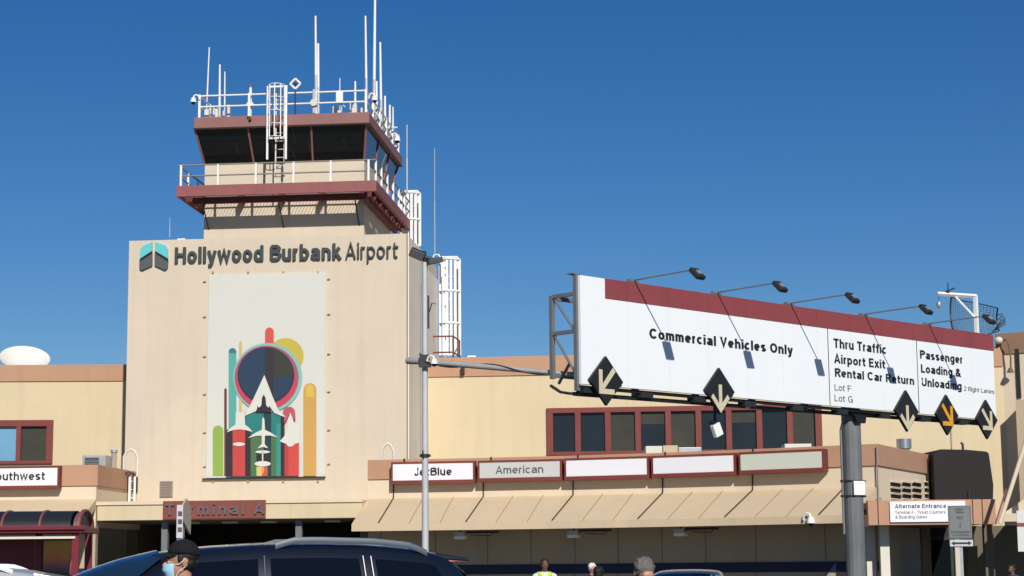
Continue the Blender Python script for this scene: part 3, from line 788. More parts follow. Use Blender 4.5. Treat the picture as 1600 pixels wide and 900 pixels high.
# ================================================================== LOW BLOCKS WITH AWNINGS
def low_block(name, label, plan, back, aw_plan, z_top=5.03, z_band=4.40, z_crease=3.79, lip=(2.95, 2.72), aw=2.0, wall_plan=None):
    t = Thing(name, label, 'building')
    b = MB(); b.sweep(plan, [(0,lip[0]),(0,z_band),(-.35,z_band),(-.35,lip[0])]); b.build('upper_wall', pale_stucco, t)
    b = MB(); b.sweep(plan, [(.05,z_band+.002),(.05,z_top),(-.35,z_top),(-.35,z_band+.002)]); b.build('parapet', brown_band, t, bevel=.01)
    b = MB(); b.sweep(aw_plan, [(0.003,z_crease),(aw,lip[0]),(aw+.03,lip[0]-.01),(aw+.03,lip[1]),(aw-.1,lip[1]),(0.003,z_crease-.3)]); awn = b.build('awning', mat('awning_tan', (.60,.47,.31), .8, var=.03, vscale=.7, bump=.15, streak=.05), t)
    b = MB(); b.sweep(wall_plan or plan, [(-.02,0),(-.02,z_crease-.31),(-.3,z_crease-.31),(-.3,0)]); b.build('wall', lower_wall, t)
    b = MB(); b.sweep(wall_plan or plan, [(.01,1.36),(.01,1.66),(-.018,1.66),(-.018,1.36)]); b.build('wall_stripe', stripe_blue, t)
    b = MB(); n = len(plan); vs = [(p[0],p[1],z_top-.3) for p in plan]+[(p[0],p[1],z_top-.3) for p in back]
    b.add(vs, [tuple(range(len(vs)))]); b.build('flat_roof', concrete, t)
    return t, awn
ZT = 5.03
P0 = at(575, 719, 61.0); plan = [Vector((P0.x, 61.0))]
for pxe, yaw in ((744.5,10), (880,15), (1015,21), (1151.5,27), (1369,32)):
    q = plan[-1]; d = Vector((math.cos(R(yaw)), -math.sin(R(yaw))))
    # go along d until the photo column is reached at parapet height
    lo, hi = 0., 12.
    for _ in range(50):
        k = (lo+hi)/2; w = q+d*k; v = Vector((w.x, w.y, ZT))-CP
        sx = 800+F_PX*v.dot(RT)/v.dot(FW)
        if sx < pxe: lo = k
        else: hi = k
    plan.append(q+d*lo)
corner = plan[-1]
E = at_z(1457, 712, ZT); E = Vector((E.x, E.y))
far = corner+(E-corner).normalized()*9
planR = plan+[E]
back = [Vector((far.x, 69)), Vector((plan[0].x, 69))]
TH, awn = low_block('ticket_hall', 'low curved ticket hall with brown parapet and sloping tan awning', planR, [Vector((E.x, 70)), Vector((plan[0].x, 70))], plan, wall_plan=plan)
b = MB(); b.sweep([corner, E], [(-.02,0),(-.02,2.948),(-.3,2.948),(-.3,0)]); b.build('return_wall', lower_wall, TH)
# left return wall of the hall
b = MB(); p = plan[0]
b.box(p.x, p.x+.35, p.y+.02, 66, 2.95, ZT-.32); b.build('end_wall', pale_stucco, TH)
def facade(i, u, w, z):
    a, c = plan[i], plan[i+1]; d = (c-a); n = Vector((d.y, -d.x)).normalized(); q = a+d*u+n*w
    return Vector((q.x, q.y, z))
# awning seams and panel joints
def seam(i, u, r, m_, nm):
    b = MB(); b.tube([facade(i,u,.02,4.38), facade(i,u,.025,3.81), facade(i,u,2.0,2.975), facade(i,u,2.04,2.94)][(0 if r > .02 else 1):(3 if r>.02 else 4)], r, 6); b.build(nm, m_, awn)
seam_dark = mat('seam_dark', (.05,.035,.025), .8); seam_soft = mat('seam_soft', (.34,.26,.17), .85)
seg_len = [(plan[i+1]-plan[i]).length for i in range(5)]
def along(dist):
    for i in range(5):
        if dist <= seg_len[i] or i == 4: return i, dist/seg_len[i]
        dist -= seg_len[i]
dd, kk = .85, 0
while dd < sum(seg_len)-.15:
    i, u = along(dd)
    if kk % 3 == 0: seam(i, u, .021, seam_dark, 'awning_seam')
    else: seam(i, u, .011, seam_soft, 'panel_joint')
    dd += .98; kk += 1
# wall panel joints under the awning
b = MB()
for i in range(5):
    for u in (.12,.62):
        b = MB(); q = facade(i,u,-.012,0); b.tube([q, q+Vector((0,0,3.5))], .009, 4); b.build('wall_joint', mat('joint_tan', (.22,.18,.12), .85), TH)
# under-awning lights
for px in (720, 897, 1064):
    best = None
    for i in range(5):
        for k in range(100):
            q = facade(i, k/100, 1.2, 2.55); v = q-CP; sx = 800+F_PX*v.dot(RT)/v.dot(FW)
            if best is None or abs(sx-px) < best[0]: best = (abs(sx-px), q, i)
    _, q, i = best; d = plan[i+1]-plan[i]
    t = Thing('awning_light', {720:'white box lamp under the awning beside the lamp pole', 897:'middle white box lamp hanging under the tan awning', 1064:'rightmost white box lamp hanging under the tan awning'}[px], 'light', q, math.atan2(d.y, d.x), 'box lamps under the awning')
    b = MB(); b.box(-.17,.17,-.15,.15,.0,.13); b.build('housing', galv, t, bevel=.01)
    b = MB(); b.box(-.17,.17,-.15,.15,-.10,-.002); b.build('diffuser', lamp_white, t, bevel=.01)
    b = MB(); b.box(.18,1.2,-.04,.04,.08,.15); b.tube([(-.0,0,.13),(0,0,.6)], .03); b.tube([(.3,.1,.03),(.9,.1,-.0),(1.1,.1,.12)], .012, 5); b.build('conduit', dark_steel, t)
# camera on the awning lip
best = None
for i in range(5):
    for k in range(200):
        q = facade(i, k/200, 2.0, 2.80); v = q-CP; sx = 800+F_PX*v.dot(RT)/v.dot(FW)
        if best is None or abs(sx-1258) < best[0]: best = (abs(sx-1258), i, k/200)
_, i, u = best; dl = plan[i+1]-plan[i]
dome_camera('white dome camera on the right end of the awning lip', facade(i, u, 2.10, 2.83), math.atan2(dl.y, dl.x), 1, s=.95)
# breeze-block vents in the return wall
dr = (E-corner).normalized(); nr_ = Vector((dr.y, -dr.x))
ang = math.atan2(dr.y, dr.x)
rw = Thing('breeze_block_vent', 'cream breeze block vent grid in the wall beside the alternate entrance', 'vent', (corner.x, corner.y, 0), ang)
def RP(px, py, y=-.03): return rw.P(px, py, y)
b = MB(); k = MB()
for (pa, pb) in ((1393,1408),(1410.5,1424),(1426.5,1440),(1446,1461)):
    xa_, _ = RP(pa, 765); xb_, _ = RP(pb, 765)
    for j in range(3):
        zz1 = RP(pa, 753.5+j*9.2)[1]; zz0 = RP(pa, 760+j*9.2)[1]
        k.box(xa_, xb_, -.012, -.003, zz0, zz1)
        b.box(xa_-.05, xb_+.05, -.07, -.012, zz1, zz1+.035); b.box(xa_-.05, xb_+.05, -.07, -.012, zz0-.035, zz0)
b.build('blocks', pale_stucco, rw); k.build('openings', black_paint, rw)
b = MB(); b.tube([(RP(1370,735)[0]+.05, -.03, 2.8),(RP(1370,735)[0]+.05,-.03,4.95)], .02, 6); b.build('conduit', grey_steel, rw)

# airline name boards on the right parapet
GA = 'airline name boards on the brown parapet'
def airline_sign(i, pxa, pxb, pyt, pyb, face, text, label, tm=letter_black, bold=.02, tx=None):
    a, c = plan[i], plan[i+1]; d = c-a; rz = math.atan2(d.y, d.x)
    t = Thing('airline_sign', label, 'sign', (a.x, a.y, 0), rz, GA)
    Y = -.34
    x0, _ = t.P(pxa, (pyt+pyb)/2, Y); x1, _ = t.P(pxb, (pyt+pyb)/2, Y)
    mx = (pxa+pxb)/2
    z1 = t.P(mx, pyt, Y)[1]; z0 = t.P(mx, pyb, Y)[1]
    bz = .075
    b = MB(); b.box(x0, x1, Y+.02, -.055, z0-.07, z1+.02); b.build('box', mat('sign_box', (.13,.032,.028), .55), t)
    f = MB(); f.box(x0+.06, x1-.06, Y-.005, Y+.018, z0+.05, z1-.04); f.build('face', face, t)
    f = MB()
    f.box(x0, x1, Y-.02, Y+.019, z1-.04, z1+.021); f.box(x0, x1, Y-.02, Y+.019, z0-.071, z0+.05)
    f.box(x0, x0+.06, Y-.02, Y+.019, z0+.05, z1-.04); f.box(x1-.06, x1, Y-.02, Y+.019, z0+.05, z1-.04); f.build('frame', maroon_paint, t)
    if text:
        xa, _ = t.P(tx[0], 738, Y); xb, _ = t.P(tx[1], 738, Y)
        f = MB(); cap = (z1-z0)*.40
        lettering(f, text, xa, xb, z0+.05+(z1-z0-.1)*.28, cap, Y-.02, bold, .012); f.build('lettering', tm, t)
    b = MB(); b.tube([(x0+.4,-.2,z1+.02),(x0+.4,-.2,z1+.14)], .03, 6); b.build('stay', dark_steel, t)
airline_sign(0, 611, 742, 722, 752.5, face_white, 'JetBlue', 'white airline board with bold black name crossed by the lamp pole', tx=(647.5,706), bold=.025)
airline_sign(1, 746.5, 878, 719.5, 748.5, face_grey, 'American', 'greyish airline board with thin grey name, right of the lamp pole', letter_grey, .008, tx=(775,849))
airline_sign(2, 882, 1014, 715.5, 745.5, face_white, None, 'blank white airline board below the left end of the window band')
airline_sign(3, 1018, 1149.5, 711, 741, face_white, None, 'blank white airline board below the middle of the window band')
airline_sign(4, 1154.5, 1288, 705, 735.5, face_green, None, 'blank pale green airline board nearest the big steel sign pole')

# left low block
PL = at(151.5, 726, 61.0); ZL = PL.z
plan_l = [Vector((PL.x-9, 61.6)), Vector((PL.x, 61.0))]
ret = Vector((PL.x+.35, 66.5))
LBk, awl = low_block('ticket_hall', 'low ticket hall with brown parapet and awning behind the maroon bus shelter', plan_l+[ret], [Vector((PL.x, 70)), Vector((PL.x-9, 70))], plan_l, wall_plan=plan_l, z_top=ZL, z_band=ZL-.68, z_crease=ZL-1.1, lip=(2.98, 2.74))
t = Thing('airline_sign', 'white airline board cut by the left picture edge, above the bus shelter', 'sign', (plan_l[0].x, plan_l[0].y, 0), math.atan2(plan_l[1].y-plan_l[0].y, plan_l[1].x-plan_l[0].x), GA)
Y = -.34
x1, z1 = t.P(93, 728.5, Y); _, z0 = t.P(60, 761, Y); x0 = t.P(-40, 745, Y)[0]
b = MB(); b.box(x0, x1, Y+.02, -.055, z0-.05, z1+.02); b.build('box', MATS['sign_box'], t)
f = MB(); f.box(x0+.06, x1-.06, Y-.005, Y+.018, z0+.05, z1-.04); f.build('face', face_white, t)
f = MB(); f.box(x0, x1, Y-.02, Y+.019, z1-.04, z1+.021); f.box(x0, x1, Y-.02, Y+.019, z0-.051, z0+.05); f.box(x0, x0+.06, Y-.02, Y+.019, z0+.05, z1-.04); f.box(x1-.06, x1, Y-.02, Y+.019, z0+.05, z1-.04); f.build('frame', maroon_paint, t)
f = MB(); xb = t.P(70.5, 745, Y)[0]; xa = t.P(-17, 745, Y)[0]; zb_ = t.P(40, 750, Y)[1]
lettering(f, 'Southwest', xa, xb, zb_, .26, Y-.02, .022, .012); f.build('lettering', letter_black, t)
# roof access ladder between left block and tower
t = Thing('wall_ladder', 'white roof ladder with curved handrails between left parapet and tower', 'ladder', (PL.x+.8, 64.3, 0), 0)
def LP(px, py): q = at(px, py, 64.3); return (q.x-t.loc.x, q.z)
b = MB()
for px in (203, 211):
    x, z = LP(px, 745); b.box(x-.035, x+.035, -.03, .03, LP(px, 778)[1]-.6, z)
zz = LP(205, 778)[1]
while zz < LP(205,745)[1]: b.tube([(LP(203,745)[0],0,zz),(LP(211,745)[0],0,zz)], .018, 6); zz += .28
b.build('stile', white_paint, t)
b = MB(); x0,z0 = LP(193,745); x1,_ = LP(214,745); z1 = LP(203,702)[1]
b.tube([(x0,0,z0),(x0,0,z1-.25),(x0+.1,0,z1-.06),((x0+x1)/2,0,z1),(x1-.1,0,z1-.06),(x1,0,z1-.25),(x1,0,z0)], .045, 8); b.build('handrail', offwhite, t, smooth=True)
b = MB()
for px, py in ((200,742),(208,741),(214,743)): 
    x,z = LP(px,py); b.tube([(x,0,z-.6),(x,0,z),(x-.15,-.1,z+.08),(x-.28,-.1,z)], .025, 6)
b.build('grab_bar', dark_steel, t)
# the matching hoop left of the right hall
t = Thing('roof_handrail', 'cream hooped handrail on the roof left of the right airline boards', 'handrail', (plan[0].x, 63.0, ZT-.3), 0)
def LP2(px, py): q = at(px, py, 63.0); return (q.x-t.loc.x, q.z-t.loc.z)
b = MB(); x0,z0 = LP2(596,719); x1,_ = LP2(615,719); z1 = LP2(605,693)[1]
b.tube([(x0,0,0),(x0,0,z1-.25),(x0+.1,0,z1-.06),((x0+x1)/2,0,z1),(x1-.1,0,z1-.06),(x1,0,z1-.25),(x1,0,0)], .045, 8); b.build('hoop', offwhite, t, smooth=True)
# roof units on left block
def roof_unit(label, px0, px1, pyt, Y, z0, m1, depth=.7, vent=True):
    p = at(px0, pyt, Y); q = at(px1, pyt, Y)
    t = Thing('air_conditioner', label, 'air conditioner', (p.x, Y, z0), 0, 'air conditioners on the low roofs')
    h = p.z-z0; w = q.x-p.x
    b = MB(); b.box(0,w,0,depth,0,h); b.build('casing', m1, t, bevel=.015)
    if vent:
        b = MB(); b.box(.08,w*.72,-.02,-.003,.06,h-.09); b.build('coil_panel', mat('coil', (.05,.06,.06), .5, var=.2, vscale=20), t)
        b = MB()
        for i in range(9): z = .08+(h-.2)*i/9; b.box(.08,w*.72,-.035,-.022,z,z+.012)
        b.build('fin', galv, t)
    return t
roof_unit('grey air conditioner on the left low roof beside the tower', 129, 165, 711, 62.5, ZL-.3, galv, .9)
t = Thing('roof_flue', 'thin beige flue pipe behind the left air conditioner', 'flue', (at(178,720,63.5).x, 63.5, ZL-.3), 0)
b = MB(); b.tube([(0,0,0),(0,0,at(178,707,63.5).z-ZL+.3)], .09, 12); b.build('pipe', mat('flue_beige', (.36,.31,.25), .6), t, smooth=True)
b = MB(); b.tube([(0,0,at(178,707,63.5).z-ZL+.3),(0,0,at(178,705,63.5).z-ZL+.34)], .12, 12); b.build('cap', galv, t, smooth=True)
roof_unit('cream duct box on the roof below the window band', 1009, 1035, 697, 61.5, ZT-.3, offwhite, .8, False)
roof_unit('tan duct box beside the cream one below the window band', 1036, 1059, 696, 61.4, ZT-.3, tan_stucco, .8, False)
roof_unit('low grey duct box right of the tan one below the window band', 1060, 1096, 699, 61.6, ZT-.3, galv, .8, False)
roof_unit('flat pale box on the roof above the pale green board', 1226, 1268, 693.5, 60.5, ZT-.3, offwhite, .8, False)
# galvanised roof vent
p = at(1413, 706, 59.5)
t = Thing('roof_vent', 'shiny galvanised round vent on the brown parapet behind the sign pole', 'vent', (p.x, 59.5, 4.7), 0)
zt_ = at(1413, 686, 59.5).z-4.7
b = MB(); b.tube([(0,0,0),(0,0,zt_-.06)], .17, 18); b.build('stack', galv, t, smooth=True)
b = MB(); b.tube([(0,0,zt_-.30),(0,0,zt_)], .235, 18); b.build('hood', mat('bright_galv', (.6,.6,.6), .3, metal=.9), t, smooth=True)

# ================================================================== ALTERNATE ENTRANCE
AY = 53.3
A0 = at(1357, 820, AY); A1 = at(1562, 820, AY)
AE = Thing('entrance_porch', 'brown fasciaed entrance porch on posts right of the big sign pole', 'porch', (A0.x, AY, 0), R(-1))
az0 = AE.P(1450, 820)[1]; az1 = AE.P(1450, 781)[1]; aw = AE.P(1556, 800)[0]
b = MB(); b.box(0, aw, 0, .25, az0, az1); fas = b.build('fascia', brown_band, AE, bevel=.01)
b = MB()
for px in (1372, 1535, 1520): x = AE.P(px, 800)[0]; b.box(x-.012, x+.012, -.012, -.001, az0, az1)
b.each('fascia_joint', seam_dark, fas)
b = MB(); b.box(0, aw, .25, 6.5, az1-.25, az1-.06); b.build('roof', concrete, AE)
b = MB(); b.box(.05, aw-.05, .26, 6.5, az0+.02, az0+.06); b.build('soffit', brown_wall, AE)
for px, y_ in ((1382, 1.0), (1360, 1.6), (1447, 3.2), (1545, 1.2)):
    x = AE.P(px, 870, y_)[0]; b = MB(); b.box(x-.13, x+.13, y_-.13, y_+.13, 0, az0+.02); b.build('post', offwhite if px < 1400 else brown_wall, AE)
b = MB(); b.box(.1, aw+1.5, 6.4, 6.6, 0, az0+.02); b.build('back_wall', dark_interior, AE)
b = MB(); x = AE.P(1440, 870, 6.3)[0]; b.box(x, x+1.9, 6.28, 6.39, .15, 2.4); d = b.build('door', dark_steel, AE)
b = MB(); b.box(x+.1, x+.9, 6.26, 6.279, .3, 2.3); b.box(x+1.0, x+1.8, 6.26, 6.279, .3, 2.3); b.build('door_glass', glass_dark, d)
b = MB(); x0 = AE.P(1560, 870, 1.5)[0]; b.box(aw-.35, aw+2.5, 2.2, 2.5, 0, az0); b.build('side_wall', brown_wall, AE)
t = Thing('entrance_notice', 'white alternate entrance notice on the brown porch fascia', 'sign', (A0.x, AY-.002, 0), R(-1))
x0, z1 = t.P(1390, 784, -.06); x1, _ = t.P(1508, 784, -.06); z0 = t.P(1450, 815.5, -.06)[1]; z1 = t.P(1450, 783.2, -.06)[1]
b = MB(); b.box(x0, x1, -.06, -.002, z0, z1); b.build('panel', face_white, t, bevel=.005)
b = MB()
xa = t.P(1398.5, 795, -.06)[0]; xb = t.P(1478.5, 795, -.06)[0]
lettering(b, 'Alternate Entrance', xa, xb, t.P(1400,794.2,-.06)[1], .115, -.068, .02, .006)
b.build('lettering', letter_dark, t)
b = MB(); xb = t.P(1477, 795, -.06)[0]
lettering(b, 'Terminal A - Ticket Counters', xa, xb, t.P(1400,803.0,-.06)[1], .085, -.068, .0, .006)
xb = t.P(1448, 795, -.06)[0]
lettering(b, '& Boarding Gates', xa, xb, t.P(1400,810.2,-.06)[1], .085, -.068, .0, .006)
b.build('small_lettering', letter_grey, t)
# dark equipment screen above the porch
p = at(1458, 703, 60.0)
t = Thing('equipment_screen', 'dark brown equipment screen wall standing above the porch roof', 'screen', (p.x, 60.0, 2.9), R(3))
H = p.z-2.9; w = at(1547, 703, 60).x-p.x
b = MB(); b.prism([(0,0),(w,0),(w+.08,H*.5),(w-.02,H-.12),(w-.1,H-.06),(w*.6,H-.0),(.25,H+.02),(.08,H-.02),(.0,H-.15)], 0, 3.0); b.build('panel', screen_dark, t)
b = MB(); b.box(-.22, -.01, .4, 1.2, 0, H-.25); b.build('side_return', screen_dark, t)
b = MB(); b.tube([(w*.58,.3,H-.05),(w*.58,.3,H+.18),(w*.55,.3,H+.25)], .04, 6); b.tube([(w*.6,-.03,.3),(w*.6,-.03,.9)], .04, 6); b.each('pipe', dark_steel, t)

# ================================================================== FAR RIGHT ANNEX
q = at(1557, 523, 67.5)
An = Thing('terminal_annex', 'tall cream annex with brown parapet at the right picture edge', 'building', (q.x, 67.5, 0), R(-32))
zt_ = An.P(1580, 520)[1]; zb_ = An.P(1580, 553)[1]; xe = An.P(1690, 520)[0]
b = MB(); b.box(0, xe, 0, .4, 0, zb_); b.box(0, .4, .4, 7, 0, zb_); b.box(.4, xe, .4, 7, zb_-.5, zb_-.3); b.build('wall', pale_stucco, An)
b = MB(); b.box(-.04, xe, -.05, .4, zb_, zt_); b.box(-.04, .4, .4, 7, zb_, zt_); b.build('parapet', mat('brown_dark_band', (.28,.165,.10), .8, var=.05, vscale=.8), An, bevel=.015)
xs_ = An.P(1600, 640)[0]
b = MB(); b.box(xs_, xs_+2.5, -.95, -.003, 0, An.P(1598,628)[1]); b.build('shadow_block', tan_stucco, An)  # unseen block added to throw the shadow wedge onto the annex wall
b = MB(); xw = An.P(1592, 600)[0]; b.box(xw-.07, xw+.07, -.06, -.003, An.P(1592,622)[1], An.P(1592,545)[1]); b.build('pipe_shadow_strip', dark_steel, An)  # a pipe's shadow on the wall, modelled as a dark strip
# gooseneck lamp on the annex wall
xg, zg = An.P(1566, 534, -.06)
gl = Thing('wall_lamp', 'gooseneck wall lamp on the brown annex parapet beside the big sign', 'lamp', An.loc + Matrix.Rotation(An.rz,3,'Z') @ Vector((xg,-.05,zg)), An.rz)
def GP(px, py, y): q = Vector((An.P(px,py,y)[0]-xg, y, An.P(px,py,y)[1]-zg)); return q
b = MB(); b.tube([GP(1566,534,-.1), GP(1572,530,-.3), GP(1577,538,-.3), GP(1580,560,-.3), GP(1580,578,-.3)], .03, 8); b.build('arm', mat('bronze', (.13,.09,.06), .5), gl, smooth=True)
b = MB(); q = GP(1579.5,580,-.3); b.tube([q+Vector((0,0,.12)), q-Vector((0,0,.05))], .05, 12, r2=.14); b.build('shade', MATS['bronze'], gl, smooth=True)
b = MB(); q = GP(1561,532,-.2); b.ell(q, (.15,.13,.13)); b.build('flood_head', offwhite, gl, smooth=True)
# diagonal brace pole and canopy lip right of the porch
p0 = at(1562, 818, 51.5); p1 = at(1603, 690, 51.5)
t = Thing('awning_brace', 'slanting cream pole beside the porch at the right picture edge', 'pole', (p0.x, 51.5, 0), 0)
pc = at(1556, 820, 51.5)
b = MB(); dlt = p1-p0; b.tube([(0,0,p0.z),(dlt.x*1.3,0,p0.z+dlt.z*1.3)], .06, 10); b.build('pole', pale_stucco, t, smooth=True)
b = MB(); b.tube([(-.10,.08,p0.z-.02),(dlt.x*.42-.10,.08,p0.z+dlt.z*.42)], .025, 8); b.build('shade_edge', rust_fascia, t)  # dark red shade edge of the pole, built as a thin tube
b = MB(); b.tube([(dlt.x*1.3,0,p0.z+dlt.z*1.3),(dlt.x*1.3,0,0)], .08, 10); b.build('upright', pale_stucco, t)
q0 = at(1566, 815, 52.6); q1 = at(1640, 790, 52.6)
t = Thing('side_canopy', 'cream flat canopy end at the right edge beside the porch', 'canopy', (q0.x, 52.6, 0), R(-20))
b = MB(); b.box(0, 3, 0, 3, q0.z, q0.z+.22); b.prism([(0,q0.z+.225),(3,q0.z+.225),(3,q0.z+1.1),(.7,q0.z+.7)], .3, 3); b.build('slab', pale_stucco, t)
b = MB(); b.box(.6,.85,1,1.25,0,q0.z-.002); b.box(2.5,2.75,1,1.25,0,q0.z-.002); b.build('post', offwhite, t)

# roof gear: gantry and mesh dish (behind the sign)
GY = 66.0
p = at(1529, 560, GY)
t = Thing('roof_gantry', 'white angled gallows bracket with hanging lamp above the big sign', 'gantry', (p.x, GY, HT-.6), 0)
def GG(px, py): q = at(px, py, GY); return (q.x-p.x, 0, q.z-(HT-.6))
b = MB(); b.tube([GG(1528.5,575), GG(1524,462)], .085, 4); b.tube([GG(1526,463), GG(1465,459)], .075, 4); b.tube([GG(1493,464), GG(1524,497)], .04, 6); b.build('frame', white_paint, t)
b = MB(); a_ = GG(1467,462); c_ = GG(1467,474); b.tube([a_, c_], .015, 5); b.build('hanger', dark_steel, t)
b = MB(); c_ = GG(1467,476); b.ell(c_, (.09,.09,.14)); b.build('lamp', galv, t, smooth=True)
b = MB(); b.tube([GG(1481,459), GG(1481,442)], .02, 5); b.tube([GG(1477,456), GG(1492,450)], .025, 5); b.ell(GG(1481,456), .07, 8, 6); b.build('wind_vane', dark_steel, t)
DY = 67.5
p = at(1520, 530, DY)
t = Thing('mesh_dish', 'open wire mesh radar reflector on the roof behind the big sign', 'antenna', (p.x, DY, HT-.6), 0)
wire = mat('wire_grey', (.17,.19,.21), .5, metal=.4)
b = MB(); fr = MB()
Wd, Hd = 3.3, 1.25
zc = at(1520, 497, DY).z-(HT-.6)
def dp(u, v):
    # u -1..1 across, v -1..1 up : curved reflector, tapered to the right
    hh = Hd/2*(1-.30*max(u,0)**2-.05*abs(u)); z = zc+v*hh - u*.12
    return Vector((u*Wd/2*.5*1.0, .75*(u*u)*-1 + .25*v*v*-1 +.5, z))
for i in range(15):
    v = -1+2*i/14; b.tube([dp(-1+2*j/16, v) for j in range(17)], .007, 4)
for j in range(19):
    u = -1+2*j/18; b.tube([dp(u, -1+2*i/6) for i in range(7)], .007, 4)
b.build('mesh', wire, t)
for v in (-1, 1): fr.tube([dp(-1+2*j/16, v) for j in range(17)], .02, 6)
for u in (-1, 1): fr.tube([dp(u, -1+2*i/6) for i in range(7)], .03, 6)
fr.tube([dp(0,-1), (0,.6,0)], .06, 6); fr.tube([dp(-.6,-1), (0,.9,.2)], .03, 6); fr.tube([dp(.6,-1), (0,.9,.2)], .03, 6)
for k in range(3):
    a = [dp(1,-.6+.5*k), Vector((.95,-.4,zc+.1*k-.1)), Vector((1.15,-.2,zc-.25+.1*k)), dp(.8,-.9)]
    fr.tube(a, .02, 5)
fr.build('frame', dark_steel, t)
# satellite dish behind left parapet
p = at(38, 572, 74)
t = Thing('satellite_dish', 'white satellite dish peeping over the left brown parapet', 'satellite dish', (p.x, 74, LB-.3), R(20))
b = MB(); rows = []
Rd = at(70,560,74).x-at(0,560,74).x; Rd *= .55
tilt = Matrix.Rotation(R(35), 3, 'X')
zc = at(38,549,74).z-(LB-.3) - .50
for i in range(9):
    r_ = Rd*i/8; rows.append([tilt @ Vector((r_*math.cos(2*math.pi*j/32), r_*math.sin(2*math.pi*j/32), .28*(i/8)**2)) + Vector((0,0,zc)) for j in range(32)])
rows2 = [[q - (tilt @ Vector((0,0,.05))) for q in r] for r in rows[::-1]]
b.loft(rows+rows2, close=True); b.build('reflector', mat('dish_white', (.72,.70,.64), .5, var=.04), t, smooth=True)
b = MB(); b.tube([(0,.3,-.2),(0,.1,zc-.05)], .1, 10); b.build('mount', galv, t)

# ================================================================== BIG OVERHEAD ROAD SIGN
q = at(909, 600, 35.3)
S = Thing('overhead_road_sign', 'large white lane direction sign with maroon header on a thick steel pole', 'road sign', (q.x, 35.3, 0), R(44.5))
sz0 = S.P(910, 600)[1]; sz1 = S.P(908.5, 430)[1]; sL = S.P(1554, 590)[0]
b = MB(); b.box(0, sL, 0, .07, sz0, sz1); panel = b.build('panel', sign_white, S, bevel=.006)
hx = S.P(945, 450)[0]; hz = S.P(945, 466)[1]
b = MB(); b.box(hx, sL+.004, -.012, -.002, hz, sz1+.004); b.build('header_band', header_red, S)
b = MB()
for px in (1295, 1433.5): x = S.P(px, 580)[0]; b.box(x-.012, x+.012, -.006, -.001, sz0+.01, hz-.005)
b.each('divider', letter_grey, S)
Yl = -.008
def sline(mb, s, pxa, pxb, pyb_, pyt_, bold, sp=1.0):
    x0, z0 = S.P(pxa, pyb_, Yl); x1, _ = S.P(pxb, pyb_, Yl); z1 = S.P(pxa, pyt_, Yl)[1]
    lettering(mb, s, x0, x1, z0, z1-z0, Yl, bold, .006, spacing=sp)
b = MB()
sline(b, 'Commercial Vehicles Only', 1015, 1238, 528.5, 512.5, .042)
sline(b, 'Thru Traffic', 1303, 1385, 543, 528.5, .034); sline(b, 'Airport Exit', 1304, 1383, 567, 553, .034); sline(b, 'Rental Car Return', 1305, 1428, 588.3, 575, .034)
sline(b, 'Passenger', 1438, 1504, 560, 547, .036); sline(b, 'Loading &', 1439.5, 1501, 582, 569, .036); sline(b, 'Unloading', 1440.5, 1502.5, 603, 590, .036)
b.build('lettering', letter_black, S)
b = MB()
sline(b, 'Lot F', 1304.5, 1330, 609.7, 600, .0); sline(b, 'Lot G', 1304.5, 1332.5, 626.5, 616.5, .0); sline(b, '2 Right Lanes', 1506.5, 1553.5, 610.3, 603.5, .0)
b.build('small_lettering', letter_grey, S)
b = MB()
k_ = 1.3
while k_ < sL-.3:
    if k_ > hx+.1: b.box(k_-.004, k_+.004, -.0135, -.0125, hz+.004, sz1-.002)
    k_ += 1.22
b.each('header_seam', mat('seam_red', (.16,.035,.038), .6), S)
b = MB(); k_ = 1.3
while k_ < sL-.3: b.box(k_-.003, k_+.003, -.003, -.001, sz0+.01, hz-.006); k_ += 1.22
b.each('panel_seam', mat('seam_white', (.62,.65,.66), .6), S)
# lane arrow diamonds
hd_ = (S.P(943,557)[1]-S.P(943,634)[1])/2
def diamond(px, pyt, kind, m_):
    cx, zt = S.P(px, pyt); cz = zt-hd_
    b = MB(); b.prism([(cx,cz+hd_),(cx+hd_,cz),(cx,cz-hd_),(cx-hd_,cz)], -.07, -.014); d = b.build('lane_arrow', sign_black, S)
    q = lambda pts, fl=1: [(cx+fl*x*hd_, cz+z*hd_) for x, z in pts]
    b = MB()
    if kind == 'down':
        b.prism(q([(-.10,.27),(.10,.27),(.10,-.66),(-.10,-.66)]), -.084, -.074)
        b.prism(q([(0,-.95),(.62,-.30),(.48,-.15),(0,-.66),(-.48,-.15),(-.62,-.30)]), -.0815, -.0715)
    else:
        fl = 1 if kind == 'right' else -1
        b.prism(q([(.46,.44),(.46,-.54),(-.44,-.54),(-.44,-.33),(.26,-.33),(.26,.44)], fl), -.0815, -.0715)
        b.prism(q([(-.52,.40),(-.37,.55),(.36,-.26),(.22,-.40)], fl), -.084, -.074)
    b.build('arrow', m_, d)
diamond(943, 557, 'left', arrow_cream); diamond(1120, 575, 'down', arrow_cream); diamond(1412, 610, 'down', arrow_cream)
diamond(1475, 617, 'right', arrow_orange); diamond(1537, 625, 'right', arrow_cream)
